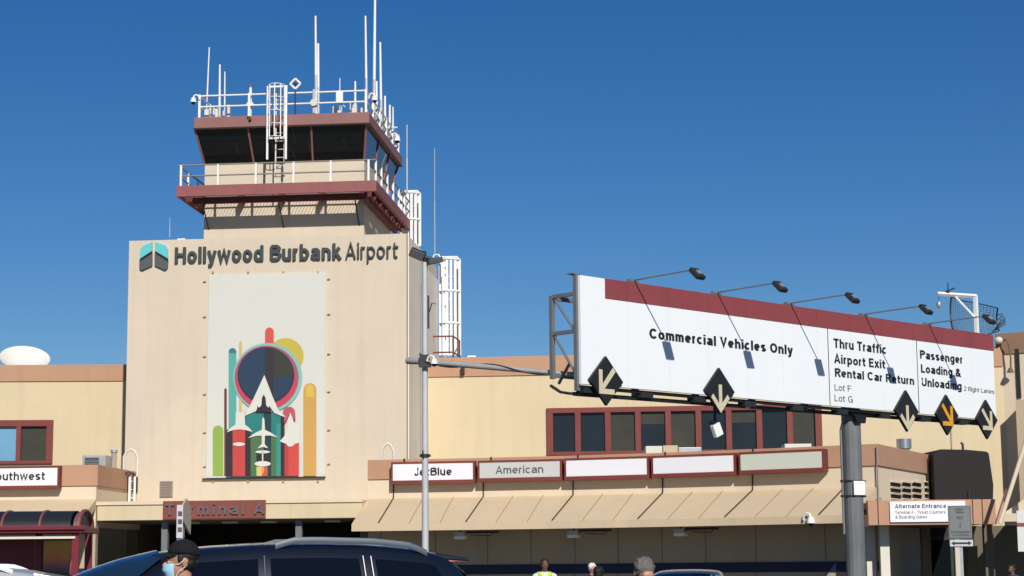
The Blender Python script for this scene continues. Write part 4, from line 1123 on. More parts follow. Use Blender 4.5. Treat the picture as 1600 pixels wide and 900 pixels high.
# back frame: end truss, lower pipes, top cap
b = MB(); ty = .72
b.box(-.04, .04, .075, .16, sz0-.12, sz1+.03)                            # front chord
b.box(-.04, .04, ty, ty+.08, sz0+.15, sz1-.32)                          # back chord
zs_ = [sz1-.34, (sz0+sz1)/2-.02, sz0+.2]
for z in zs_[:2]: b.box(-.035, .035, .155, ty, z-.035, z+.035)
b.tube([(0,ty,zs_[0]),(0,.15,zs_[1])], .025, 6); b.tube([(0,ty,zs_[1]),(0,.15,zs_[2])], .025, 6)
b.box(-.10,.12,.10,.26,sz1+.03,sz1+.05)
for i in range(1, 9):
    x = sL*i/8-.06
    b.box(x-.05, x+.05, .17, .29, sz0-.12, sz1-.02); b.box(x-.04, x+.04, ty, ty+.08, sz0+.15, sz1-.32)
    for z in zs_[:2]: b.box(x-.035, x+.035, .29, ty, z-.035, z+.035)
for z in (sz1-.36, sz0+.22): b.box(.0, sL, ty+.005, ty+.075, z-.04, z+.04)
b.build('truss', grey_steel, S)
b = MB()
b.tube([(.0,.10,sz0-.045),(sL-.2,.10,sz0-.045)], .035, 8); b.tube([(.0,.22,sz0-.17),(sL*.97,.22,sz0-.09)], .04, 8)
for i in range(9): x = .3+i*sL/9; b.box(x-.18, x+.18, .06, .26, sz0-.15, sz0-.03)
b.tube([(-.08,.74,sz0+.02),(-.06,.5,sz0-.12),(.0,.3,sz0-.16),(.6,.2,sz0-.1)], .03, 6); b.tube([(0,.30,sz0+.42),(0,.52,sz0+.15),(0,.6,sz0+.05)], .03, 6)
b.build('lower_pipe', dark_steel, S)
# floodlight arms
def flood_arm(px, py, L_=1.56):
    x, z = S.P(px, py, 0); z = sz1+.05
    b = MB(); b.tube([(x,.42,z-.02),(x,0,z),(x,-L_,z+.03)], .015, 8); b.tube([(x-.13,.02,z-.02),(x+.13,.02,z-.02)], .045, 8); arm = b.build('floodlight_arm', grey_steel, S, smooth=True)
    c = Vector((x, -L_-.05, z-.06)); ax = Vector((1,0,0)); ay = Vector((0,-.72,-.70)).normalized(); az_ = ax.cross(ay)
    h = MB(); h.obox(c, ax, ay, az_, .115, .14, .045); h.obox(c+Vector((0,.06,.05)), ax, ay, az_, .03, .05, .03); hd = h.build('floodlight_head', dark_steel, arm, bevel=.015)
    nb_ = az_ if az_.y < 0 else -az_
    db = MB(); db.obox(c+nb_*.055+ay*.02, ax, ay, az_, .05, .055, .012); db.build('lens_glint_box', galv, arm, bevel=.004)  # pale box added in place of the bright lens spot
    g_ = MB(); nrm = az_ if az_.y > 0 else -az_
    g_.obox(c+nrm*.052, ax, ay, az_, .085, .10, .004); g_.build('lens', mat('lens_grey', (.75,.74,.68), .3), arm)
for px, py in ((990,440),(1120,459),(1234,475),(1350,491),(1450,507)): flood_arm(px, py)
# hanging floodlight and camera under the sign
x, z = S.P(1117, 660, .2)
b = MB(); b.tube([(x,.2,sz0-.1),(x,.2,z+.02)], .03, 6); b.box(x-.12,x+.02,.14,.26,z-.04,z+.02); hb = b.build('hanging_bracket', black_paint, S)
b = MB(); x2, z2 = S.P(1117, 672, .2); b.obox((x2,.15,z2), (1,-.3,.5), (0,1,0), (-.5,0,1), .09, .04, .13); b.build('hanging_lamp', lamp_white, hb)
x, z = S.P(1168, 634, .15)
b = MB(); b.ell((x,.15,z), .065); b.tube([(x,.15,z+.02),(x,.15,sz0-.02)], .015, 6); b.build('photocell', offwhite, S)
# pole
xp, _ = S.P(1331, 700, .42); yp = .42; rp = .215
b = MB(); b.tube([(xp,yp,0),(xp,yp,sz0-.02),(xp,yp,sz1-.4)], rp*1.0, 16); b.build('pole', mat('pole_grey', (.17,.18,.185), .55, metal=.15, var=.14, vscale=1.3, streak=.25), S)
b = MB(); b.prism([(xp-.55,sz0-.02),(xp+1.4,sz0-.02),(xp+.2,sz0-.14),(xp+.16,sz0-.3),(xp-.16,sz0-.3),(xp-.22,sz0-.16)], yp-.28, yp-.20); b.build('gusset', black_paint, S)
b = MB(); b.tube([(xp,yp,0),(xp,yp,.04)], .42, 16); b.build('base_plate', grey_steel, S)
xb0, zb1 = S.P(1320, 750, yp-rp-.03); xb1, zb0_ = S.P(1344, 774, yp-rp-.03)
yl = yp-rp-.03
# plate faces the camera side of the pole
pd = Vector((0,-1,0)); ldir = S.inv @ Vector((0.42,-1,0)); ldir = Vector((ldir.x, ldir.y, 0)).normalized(); lt = Vector((-ldir.y, ldir.x, 0))
zc_ = (zb1+zb0_)/2
b = MB(); b.obox(Vector((xp,yp,zc_))+ldir*(rp+.03), lt, ldir, (0,0,1), .145, .012, .155); b.build('plate', white_paint, S, bevel=.004)
b = MB()
for z in (zc_+.16, zc_-.17):
    b.tube([(xp,yp,z-.02),(xp,yp,z+.02)], rp+.012, 20)
    for sg in (-1,1): b.obox(Vector((xp,yp,z))+lt*sg*(rp+.05), lt, ldir, (0,0,1), .05, .03, .025)
b.build('strap', dark_steel, S)
zq = S.P(1349, 814, yp)[1]
b = MB(); b.obox(Vector((xp,yp,zq))+lt*(rp+.06), lt, ldir, (0,0,1), .055, .06, .13); b.build('switch_box', mat('rust_box', (.09,.05,.04), .7), S)
b = MB(); b.tube([Vector((xp-.65,.25,sz0-.1)), Vector((xp-.4,.3,sz0-.14)), Vector((xp,yp,sz0-.45))-lt*(rp+.06), Vector((xp,yp,zc_-1.0))-lt*(rp+.06)], .028, 8); b.build('conduit', grey_steel, S, smooth=True)

# ================================================================== LAMP POLE WITH CROSS ARM
PY = 36.6
p = at(664.5, 845, PY)
LPo = Thing('lamp_pole', 'slim grey steel pole with twin floodlights and a long cross arm to the sign', 'lamp pole', (p.x, PY, 0), 0)
def Q(px, py, Y=PY): w = at(px, py, Y); return Vector((w.x-p.x, Y-PY, w.z))
zt_ = at(663, 410, PY).z
b = MB(); b.tube([(0,0,0),(0,0,zt_)], .070, 14, r2=.055); b.build('pole', mat('pole_pale', (.50,.51,.51), .5, metal=.1, var=.1, vscale=2, streak=.12), LPo, smooth=True)
b = MB(); b.tube([(0,0,0),(0,0,.05)], .2, 16); b.build('base_plate', grey_steel, LPo)
a0 = Q(637, 563.5, PY+.25); a1 = Q(664, 565, PY-.08); a2 = Q(905, 586, 35.9)
b = MB(); b.tube([a0, a1, a2], .07, 12, r2=.045); b.build('cross_arm', mat('arm_grey', (.36,.36,.35), .55, metal=.15, var=.1, vscale=3), LPo, smooth=True)
b = MB(); pts = []
for i in range(40):
    f = i/39; q_ = a1+(a2-a1)*f; rr_a = .07+(.045-.07)*f; ph = f*11
    pts.append(q_+Vector((0, -rr_a*math.cos(ph), -rr_a*math.sin(ph))))
b.tube(pts, .014, 5); b.build('wrapped_cable', black_paint, LPo, smooth=True)
b = MB(); b.box(-.12,.12,-.14,.12,a1.z-.09,a1.z-.02); b.box(-.1,.1,-.15,-.12,a1.z-.12,a1.z+.13); b.tube([(-.1,-.1,a1.z+.16),(.06,-.1,a1.z+.02)], .02, 6); b.build('clamp', dark_steel, LPo)
z = Q(664,712).z
b = MB(); b.tube([(0,0,z-.03),(0,0,z+.03)], .09, 14); b.box(-.11,.11,-.03,.03,z-.02,z+.02); b.tube([(-.02,-.08,z-.05),(-.04,-.08,z+.1)], .012, 6); b.build('band_clamp', dark_steel, LPo)
b = MB(); zz = Q(664,450).z; b.box(.05,.09,-.03,.03,zz-.8,zz-.15); b.tube([(.05,0,zz-.6),(.14,0,zz-.3),(.22,0,zz-.32)], .012, 6); b.build('junction_box', dark_steel, LPo)
b = MB(); b.tube([(0,0,zt_),(0,0,zt_+.22)], .035, 8); b.tube([(-.1,0,zt_+.12),(.16,0,zt_+.06)], .04, 8); yk = b.build('yoke', dark_steel, LPo)
c = Q(652, 397); b = MB(); b.obox(c, (1,0,-.45), (0,1,.25), (.45,0,1), .15, .16, .085); b.build('floodlight', dark_steel, LPo, bevel=.015)
c = Q(678, 408); b = MB(); b.obox(c, (1,.3,.25), (-.3,1,.1), (-.25,0,1), .15, .15, .055); b.build('floodlight', dark_steel, LPo, bevel=.015)
dome_camera('white dome camera hung under the lamp pole cross arm', Vector((p.x+.05, PY-.16, Q(676,566).z+.0)), 0, 1, s=.55)

# ================================================================== BUS SHELTER
BY = 32.6
p = at(132, 828, BY)
BS = Thing('bus_shelter', 'maroon bus shelter with dark barrel roof and a sunset poster', 'bus shelter', (p.x, BY, 0), R(2.5))
def bp(px, py, y=0): return BS.P(px, py, y)
ez = bp(100, 826)[1]; top = bp(100, 797.5, .7)[1]; Ln = 7.0
BD = 1.4; rise = top-ez-.05
b = MB()
b.box(-Ln, .0, -.03, .08, ez-.07, ez+.03); b.box(-Ln, 0, BD-.08, BD+.03, ez-.07, ez+.03); b.box(-.11, .0, .08, BD-.08, ez-.07, ez+.03); b.box(-Ln, -Ln+.11, .08, BD-.08, ez-.07, ez+.03)
b.box(-Ln, .03, -.08, -.031, ez-.02, ez+.05)
b.build('eave_frame', shelter_red, BS, bevel=.008)
def arc(a, dr=0): return (BD/2-(BD/2-.02+dr)*math.cos(a), ez+.04+(rise+dr)*math.sin(a))
b = MB(); N = 14
rows = []
for i in range(N+1):
    y, z = arc(math.pi*i/N); rows.append([(-Ln, y, z), (-.25, y, z)])
rows2 = []
for i in range(N, -1, -1):
    y, z = arc(math.pi*i/N, -.02); rows2.append([(-Ln, y, z), (-.25, y, z)])
b.loft(rows+rows2+[rows[0]]); b.build('barrel_roof', shelter_tint, BS, smooth=30)
ribx = [bp(px, 815, .2)[0] for px in (124, 65, 6, -53, -112)]
for x in ribx:
    b = MB(); b.tube([(x,)+arc(math.pi*i/N, .002) for i in range(N+1)], .022, 6); b.build('roof_rib', mat('rib_red', (.26,.07,.07), .5), BS, smooth=True)
b = MB(); pts = [arc(math.pi*i/N, -.02) for i in range(N+1)]
b.add([(-.2,y,z) for y,z in pts]+[(-.14,y,z) for y,z in pts], [tuple(range(N+1)), tuple(range(2*N+1,N,-1))]+[(i,i+1,N+2+i,N+1+i) for i in range(N)]+[(0,N+1,2*N+1,N)]); b.build('roof_end_panel', shelter_cap, BS)
b = MB(); b.tube([(-.11,)+arc(math.pi*i/N, .0) for i in range(N+1)], .035, 6); b.build('end_rib', MATS['rib_red'], BS, smooth=True)
for x, y in ((-.16,.05),(-.16,BD-.12),(-Ln+.1,.05),(-Ln+.1,BD-.12),(bp(66,850,BD-.1)[0]-.06,BD-.12)):
    b = MB(); b.box(x-.06, x+.06, y, y+.1, 0, ez-.07); b.build('post', shelter_red, BS, bevel=.006)
b = MB(); b.box(-Ln+.1, -.16, .02, .06, ez-.17, ez-.13); b.build('light_strip', offwhite, BS)
x0 = bp(65, 870, BD-.05)[0]; x1 = bp(124, 870, BD-.05)[0]; z1 = bp(90, 841, BD-.05)[1]
b = MB(); b.box(-Ln+.2, x0-.12, BD-.08, BD-.04, .3, ez-.1); b.build('back_panel', shelter_red, BS)
b = MB(); b.box(x0, x1, BD-.09, BD-.05, .5, z1); pc_ = b.build('poster_case', dark_steel, BS)
PM = bpy.data.materials.new('sunset_poster'); PM.use_nodes = True; n = PM.node_tree.nodes; l = PM.node_tree.links
tc = n.new('ShaderNodeTexCoord'); sp = n.new('ShaderNodeSeparateXYZ'); l.new(tc.outputs['Object'], sp.inputs[0])
nz = n.new('ShaderNodeTexNoise'); nz.inputs['Scale'].default_value = 3; l.new(tc.outputs['Object'], nz.inputs['Vector'])
ad = n.new('ShaderNodeMath'); ad.operation = 'MULTIPLY_ADD'; ad.inputs[1].default_value = .22; l.new(nz.outputs[0], ad.inputs[0]); l.new(sp.outputs['Z'], ad.inputs[2])
mr = n.new('ShaderNodeMapRange'); mr.inputs[1].default_value = .6; mr.inputs[2].default_value = z1+.11; l.new(ad.outputs[0], mr.inputs[0])
cr = n.new('ShaderNodeValToRGB'); l.new(mr.outputs[0], cr.inputs[0])
cr.color_ramp.elements[0].position = .0; cr.color_ramp.elements[0].color = (.03,.03,.035,1)
cr.color_ramp.elements[1].position = 1; cr.color_ramp.elements[1].color = (.62,.42,.10,1)
for pos, c_ in ((.62,(.05,.03,.04,1)),(.70,(.30,.10,.10,1)),(.78,(.75,.22,.06,1)),(.9,(.72,.38,.06,1))):
    e = cr.color_ramp.elements.new(pos); e.color = c_
l.new(cr.outputs[0], n['Principled BSDF'].inputs['Base Color']); n['Principled BSDF'].inputs['Roughness'].default_value = .35
b = MB(); b.box(x0+.04, x1-.04, BD-.105, BD-.092, .55, z1-.04); b.build('poster', PM, pc_)
b = MB(); b.box(-4.5, -1.2, .7, 1.1, .42, .47); b.box(-4.3,-4.2,.8,1.0,0,.42); b.box(-1.5,-1.4,.8,1.0,0,.42); b.build('bench', grey_steel, BS)

# ================================================================== SMALL SIGN POSTS
# grey parking sign right
p = at(1499, 850, 27.0)
t = Thing('parking_sign', 'grey parking regulation sign with white arrow plate in front of the porch', 'sign', (p.x, 27.0, 0), R(-4))
z1 = t.P(1499,790)[1]; z0 = t.P(1499,842)[1]; x0 = t.P(1481.5,815)[0]; x1 = t.P(1518,815)[0]
b = MB(); b.box(x0, x1, -.012, 0, z0, z1); b.build('plate', grey_plate, t, bevel=.006)
b = MB()
b.box(x0+.015,x1-.015,-.0145,-.0125,z1-.018,z1-.012); b.box(x0+.015,x1-.015,-.0145,-.0125,z0+.012,z0+.018); b.box(x0+.015,x0+.021,-.0145,-.0125,z0+.018,z1-.018); b.box(x1-.021,x1-.015,-.0145,-.0125,z0+.018,z1-.018)
b.build('border', letter_grey, t)
b = MB(); cxm = (x0+x1)/2; hw = (x1-x0)/2
def tl(s, f, py, cap): lettering(b, s, cxm-hw*f, cxm+hw*f, t.P(1499,py)[1], cap, -.0145, .02, .003)
tl('PERMIT', .36, 797.5, .028); tl('PARKING', .36, 802, .028); tl('NO', .26, 811.5, .045); tl('2', .10, 824, .055); tl('PASSENGERS', .80, 833, .030); tl('LOADING', .7, 837.5, .026)
b.build('lettering', letter_dark, t)
z3 = t.P(1499,843.5)[1]; z2 = t.P(1499,854)[1]
b = MB(); b.box(x0+.008, x1+.008, -.012, 0, z2, z3); ap = b.build('arrow_plate', mat('plate_pale', (.50,.52,.52), .5), t, bevel=.006)
b = MB(); zc_ = (z2+z3)/2; xl_, xr_ = x0+.03, x1-.015
b.prism([(xl_,zc_),(xl_+.045,zc_+.03),(xl_+.045,zc_+.012),(xr_-.045,zc_+.012),(xr_-.045,zc_+.03),(xr_,zc_),(xr_-.045,zc_-.03),(xr_-.045,zc_-.012),(xl_+.045,zc_-.012),(xl_+.045,zc_-.03)], -.016, -.0125); b.build('arrow', letter_black, ap)
b = MB(); xq = t.P(1497,880)[0]; b.box(xq-.035, xq+.035, .005, .06, 0, z1-.05); b.build('post', mat('post_cream', (.60,.52,.40), .6, var=.06), t, bevel=.006)
b = MB(); b.box(xq+.036, xq+.075, .01, .05, 0, z0); b.build('conduit', galv, t)
# edge-on banner left
p = at(280, 850, 24.0)
t = Thing('sign_post', 'narrow white sign strip with a beige panel seen edge-on above the capped man', 'sign', (p.x, 24.0, 0), R(30))
z1 = at(280,789,24).z; z0 = at(280,841,24).z
b = MB(); b.box(-.042,.042,-.012,.0,z0,z1); pl_ = b.build('plate', mat('plate_lilac', (.62,.58,.62), .5), t, bevel=.004)
b = MB()
for i in range(3): b.box(-.028,.028,-.016,-.0125,z1-.14-i*.1,z1-.08-i*.1)
b.build('print', letter_grey, pl_)
b = MB(); b.box(-.02,.02,.01,.05,0,z1-.02); b.build('post', galv, t)
p2 = at(289, 850, 24.3)
t = Thing('sign_post', 'pale beige narrow board leaning edge-on in front of the terminal name board', 'sign', (p2.x, 24.3, 0), R(78))
zz1 = at(289,779,24.3).z; zz0 = at(289,835,24.3).z
b = MB(); b.prism([(-.15,zz0+.2),(.15,zz0),(.17,zz1-.15),(.02,zz1),(-.13,zz1-.1)], -.015, .015); b.build('plate', mat('plate_beige', (.40,.34,.24), .6), t)
b = MB(); b.box(-.03,.03,.02,.07,0,zz1-.1); b.build('post', galv, t)
# sign cut by right edge
p = at(1597, 860, 40.0)
t = Thing('parking_sign', 'pale notice on a post cut off by the right picture edge', 'sign', (p.x+.12, 40.0, 0), R(10))
z1 = at(1597,798,40).z; z0 = at(1597,862,40).z
b = MB(); b.box(-.22,.25,-.015,0,z0,z1); b.build('plate', mat('plate_white2', (.6,.6,.58), .5), t, bevel=.005)
b = MB(); b.box(-.22,.25,-.02,-.016,z0+.52,z0+.60); b.build('stripe', header_red, t)
b = MB(); b.box(-.03,.03,.0,.06,0,z1); b.build('post', galv, t)

# ================================================================== VEHICLES
def car_paint(name, col): return mat(name, col, .28, metal=.25, spec=.5, coat=.8)
car_glass = mat('car_glass', (.004,.005,.007), .03, spec=.6)
screen_sky_tint = mat('screen_sky_tint', (.013,.030,.054), .07, spec=1.0, coat=1.0)  # blue base colour carries the sky's reflection
tyre_m = mat('tyre', (.012,.012,.012), .85); rim_m = mat('rim', (.45,.45,.46), .3, metal=.8)
chrome = mat('chrome', (.62,.62,.62), .18, metal=1.0)
head_glass = mat('headlight_glass', (.6,.62,.65), .1); tail_red = mat('tail_red', (.30,.012,.012), .2)
def lerp_prof(prof, x):
    for (xa, za), (xb, zb) in zip(prof, prof[1:]):
        if xa <= x <= xb: return za+(zb-za)*(x-xa)/(xb-xa)
    return prof[0][1] if x < prof[0][0] else prof[-1][1]
def make_car(name, label, loc, rz, paint, L=4.9, Wd=1.92, H=1.78, kind='suv', cat='car', rails=False, rail_m=None):
    t = Thing(name, label, cat, loc, rz)
    h = H/1.78; s = L/4.9
    if kind == 'big':
        prof = [(-2.85,.62),(-2.78,.92),(-2.6,1.01),(-1.95,1.10),(-1.6,1.30),(-1.3,1.47),(-.95,1.605),(-.6,1.695),(-.2,1.745),(.3,1.775),(.8,1.78),(1.3,1.765),(1.75,1.715),(1.98,1.65),(2.12,1.52),(2.28,1.20),(2.40,.98),(2.45,.6)]
        wr_, belt0 = .66, 1.10; cowl, rf, rb, rend = -1.95, -.5, 1.98, 2.28
    elif kind == 'suv':
        prof = [(-2.45,.62),(-2.38,.92),(-2.2,1.03),(-1.35,1.12),(-.95,1.33),(-.55,1.57),(-.2,1.70),(.15,1.755),(.7,1.78),(1.3,1.765),(1.75,1.72),(1.98,1.66),(2.12,1.52),(2.28,1.20),(2.40,.98),(2.45,.6)]
        wr_, belt0 = .66, 1.10; cowl, rf, rb, rend = -1.35, -.2, 1.98, 2.28
    else:
        prof = [(-2.45,.60),(-2.38,.78),(-2.2,.88),(-1.2,1.02),(-.8,1.22),(-.35,1.46),(0,1.56),(.5,1.60),(1.0,1.55),(1.35,1.42),(1.85,1.12),(2.35,1.06),(2.43,.9),(2.45,.55)]
        prof = [(x, z*1.78/1.60) for x, z in prof]
        wr_, belt0 = .58, 1.08; cowl, rf, rb, rend = -1.2, -.1, 1.0, 1.85
    prof = [(x*s, z*h) for x, z in prof]; belt = belt0*h; cowl*=s; rf*=s; rb*=s; rend*=s
    hw = Wd/2
    def station(x):
        zt = lerp_prof(prof, x); e = abs(x)/(L/2); wb = hw*(1-.16*max(0,(e-.72)/.28)**2)
        zs = .26*h+.10*max(0,(e-.8)/.2)
        if zt > belt+.12: zb = belt; k = min(1,(zt-belt)/(.45*h)); we = wb*.98+(hw*wr_/.96*1.0-wb*.98)*k; D = .05+(min(.42,max(0,zt-belt)*.62)*min(1,(rf-x)/.6) if x < rf and kind == 'big' else .0); ze = zt-.02-D
        else: zb = zt-.10; we = wb*.90; ze = zt-.035
        return [(0,zs),(wb*.9,zs),(wb*.985,zs+.2),(wb*1.0,(zs+zb)/2+.08),(wb*.965,zb),(we,ze),(we*.86,zt-(.018 if ze > zt-.075 else (zt-ze-.05)*.70)),(we*.45,zt-(0 if ze > zt-.075 else (zt-ze-.05)*.13)),(0,zt+.004)], wb, we, zb, ze, zt
    xs = sorted(set([p[0] for p in prof]+[x*s for x in (-1.8,-1.1,-.75,-.38,0,.45,1.0,1.55,1.85)]))
    rows = []
    for x in xs:
        st = station(x)[0]
        rows.append([(x,y,z) for y,z in st]+[(x,-y,z) for y,z in st[-2:0:-1]])
    b = MB(); b.loft(rows, close=True); n = len(rows[0])
    b.f.append(list(range(n))[::-1]); b.m.append(0); b.f.append([(len(rows)-1)*n+j for j in range(n)]); b.m.append(0)
    body = b.build('body', paint, t, smooth=True)
    for p in body.data.polygons: p.use_smooth = True
    sb = body.modifiers.new('subsurf', 'SUBSURF'); sb.levels = 2; sb.render_levels = 2
    # windscreen and rear window
    def patch(xa, xb, nm, wf, lift=.016):
        b = MB(); rows = []
        N = 8
        for i in range(N+1):
            x = xa+(xb-xa)*i/N; st, wb, we, zb, ze, zt = station(x)
            row = []
            for j in range(-6, 7):
                y = we*wf*j/6; row.append((x-(lift*.6 if xb < rb else -lift*.6), y, lerp_prof(prof, x)+lift-(zt-ze-.05)*abs(j/6)**2.6-.02*(j/6)**4))
            rows.append(row)
        b.loft(rows); return b.build(nm, screen_sky_tint if kind == 'big' else car_glass, t, smooth=60)
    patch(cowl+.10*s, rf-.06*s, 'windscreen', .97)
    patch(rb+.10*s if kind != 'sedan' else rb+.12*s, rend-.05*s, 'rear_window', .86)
    # side windows
    if kind == 'big': slopes = [(-1.15,-.40,.26,.26),(.37,.37,1.19,1.15),(1.34,1.30,2.08,1.84)]
    elif kind == 'suv': slopes = [(-1.02,-.28,.02,.02),(.09,.09,.98,.94),(1.10,1.06,2.0,1.74)]
    else: slopes = [(-.85,-.12,.18,.16),(.25,.23,1.35,.95)]
    for sg in (-1, 1):
        for (b0, t0, b1, t1) in slopes:
            b = MB(); rows = []
            for i in range(9):
                f = i/8; row = []
                for j in range(6):
                    v = .07+.80*j/5
                    x = (b0+(b1-b0)*f)*s*(1-j/5)+(t0+(t1-t0)*f)*s*(j/5)
                    st, wb, we, zb, ze, zt = station(x); ztu = min(ze, lerp_prof(prof, max(x, rf+.0))-.07)
                    z = zb+(ze-zb)*v; y = wb*.965+(we-wb*.965)*v
                    row.append((x, sg*(y+.012), z))
                rows.append(row)
            b.loft(rows); b.build('side_window', car_glass, t, smooth=60)
        if kind != 'sedan':
            for x0b, x0t in (((.315,.315),(1.225,1.185),(1.295,1.255)) if kind == 'big' else ((.05,.05),(.965,.925),(1.03,.99))):
                b = MB(); pts = []
                for j in range(4):
                    v = .05+.86*j/3; x = (x0b+(x0t-x0b)*j/3)*s; st, wb, we, zb, ze, zt = station(x)
                    pts.append((x, sg*(wb*.965+(we-wb*.965)*v+.022), zb+(ze-zb)*v))
                b.tube(pts, .006, 5); b.build('pillar_trim', mat('trim_grey', (.25,.26,.28), .3, metal=.7), t)
        b = MB(); st, wb, *_ = station(-.9*s)[0:2]; 
        b.ell((-.86*s, sg*(hw+.10), belt+.06), (.07,.10,.075), 12, 8); b.tube([(-.88*s, sg*hw*.95, belt+.02), (-.88*s, sg*(hw+.05), belt+.04)], .03, 6); b.build('mirror', paint, t, smooth=True)
        b = MB(); b.ell(((-2.68 if kind == 'big' else -2.28)*s, sg*hw*.72, .86*h), (.13,.20,.075), 12, 8); b.build('headlight', head_glass, t, smooth=True)
        b = MB(); b.ell((2.36*s, sg*hw*.78, .98*h), (.08,.12,.14), 12, 8); b.build('tail_light', tail_red, t, smooth=True)
        for xw in ((-1.85 if kind == 'big' else -1.48)*s, 1.45*s):
            b = MB(); b.tube([(xw, sg*(hw-.24), .36*h),(xw, sg*(hw+.012), .36*h)], .36*h, 28); wh = b.build('wheel', tyre_m, t, smooth=True, bevel=.03)
            b = MB(); b.tube([(xw, sg*(hw+.013), .36*h),(xw, sg*(hw+.02), .36*h)], .24*h, 24)
            b.build('rim', rim_m, wh, smooth=True)
        for xh in (-.1*s, .92*s):
            b = MB(); b.box(xh-.09, xh+.09, sg*hw*.985, sg*(hw*.985+.035), belt-.13, belt-.10); b.build('door_handle', paint, t, bevel=.008)
        if rails:
            b = MB(); pts = []
            for i in range(17):
                f = i/16; x = ((.42+1.36*f) if kind == 'big' else (-.12+1.72*f))*s; st, wb, we, zb, ze, zt = station(x)
                lift = .052*min(1, min(f, 1-f)*9)
                pts.append((x, sg*we*.93, zt-.04+lift))
            b.loft([[(q[0],q[1]+a_*sg,q[2]+c_) for a_, c_ in ((.02,-.03),(.026,.0),(.012,.03),(-.012,.03),(-.02,-.03))] for q in pts], close=True); b.build('roof_rail', rail_m or chrome, t, smooth=True)
    if kind != 'sedan':
        b = MB(); st, wb, we, zb, ze, zt = station(1.9*s)
        b.add([(1.86*s,-we*.85,zt-.0),(1.86*s,we*.85,zt-.0),(2.19*s,we*.80,zt-.055),(2.19*s,-we*.80,zt-.055),(1.86*s,-we*.85,zt-.06),(1.86*s,we*.85,zt-.06),(2.19*s,we*.80,zt-.085),(2.19*s,-we*.80,zt-.085)], [(0,1,2,3),(7,6,5,4),(0,4,5,1),(1,5,6,2),(2,6,7,3),(3,7,4,0)]); b.build('spoiler', paint, t, bevel=.012)
    b = MB(); b.box((-2.87 if kind == 'big' else -2.47)*s,(-2.80 if kind == 'big' else -2.40)*s,-.5,.5,.45*h,.75*h); b.build('grille', dark_steel, t, bevel=.02)
    return t
p = at(420, 900, 18.4)
make_car('parked_car', 'big dark blue SUV with roof rails behind the man in the black cap', (p.x-.48, 18.4, 0), R(15), car_paint('paint_navy', (.008,.012,.022)), L=5.25, Wd=2.0, H=1.85, rails=True, rail_m=mat('rail_silver', (.07,.09,.115), .45, metal=.1), kind='big', cat='SUV')
p = at(1079, 890, 33.5)
make_car('parked_car', 'black SUV behind the grey-haired man', (p.x, 34.2, 0), R(82), car_paint('paint_black', (.008,.010,.012)), L=4.6, Wd=1.85, H=1.52, cat='car')
p = at(752, 895, 46)
make_car('parked_car', 'red saloon behind the rear end of the dark blue SUV', (p.x-1.55, 46, 0), R(6), car_paint('paint_red', (.20,.012,.014)), L=4.6, Wd=1.8, H=1.47, kind='sedan', cat='car')
p = at(46, 885, 25)
make_car('parked_car', 'silver white SUV with roof rack cut by the left picture edge', (p.x-1.68, 25.2, 0), R(4), car_paint('paint_silver', (.50,.50,.50)), L=4.6, Wd=1.85, H=1.665, rails=True, rail_m=mat('rail_white', (.7,.7,.7), .4), cat='SUV')

# ================================================================== PEOPLE
def remesh(mb, voxel, smooth_it=3):
    """overlapping closed volumes fused into one continuous surface"""
    me = bpy.data.meshes.new('volume'); me.from_pydata(mb.v, [], mb.f)
    bm = bmesh.new(); bm.from_mesh(me); bmesh.ops.recalc_face_normals(bm, faces=bm.faces); bm.to_mesh(me); bm.free()
    ob = bpy.data.objects.new('volume', me); COL.objects.link(ob)
    r = ob.modifiers.new('r', 'REMESH'); r.mode = 'VOXEL'; r.voxel_size = voxel
    sm = ob.modifiers.new('s', 'SMOOTH'); sm.iterations = smooth_it; sm.factor = .5
    dg = bpy.context.evaluated_depsgraph_get(); dg.update()
    out = bpy.data.meshes.new_from_object(ob.evaluated_get(dg))
    bpy.data.objects.remove(ob); bpy.data.meshes.remove(me)
    out.polygons.foreach_set('use_smooth', [True]*len(out.polygons))
    return out
def put(me, name, m_, parent):
    me.name = name; me.materials.clear(); me.materials.append(m_)
    o = bpy.data.objects.new(name, me); COL.objects.link(o); o.parent = parent.o; return o
def limb(mb, pts, rads):
    for (p, q, ra, rb) in zip(pts, pts[1:], rads, rads[1:]):
        mb.tube([p, q], ra, 12, r2=rb)
    for p, r_ in zip(pts, rads): mb.ell(p, r_, 12, 8)
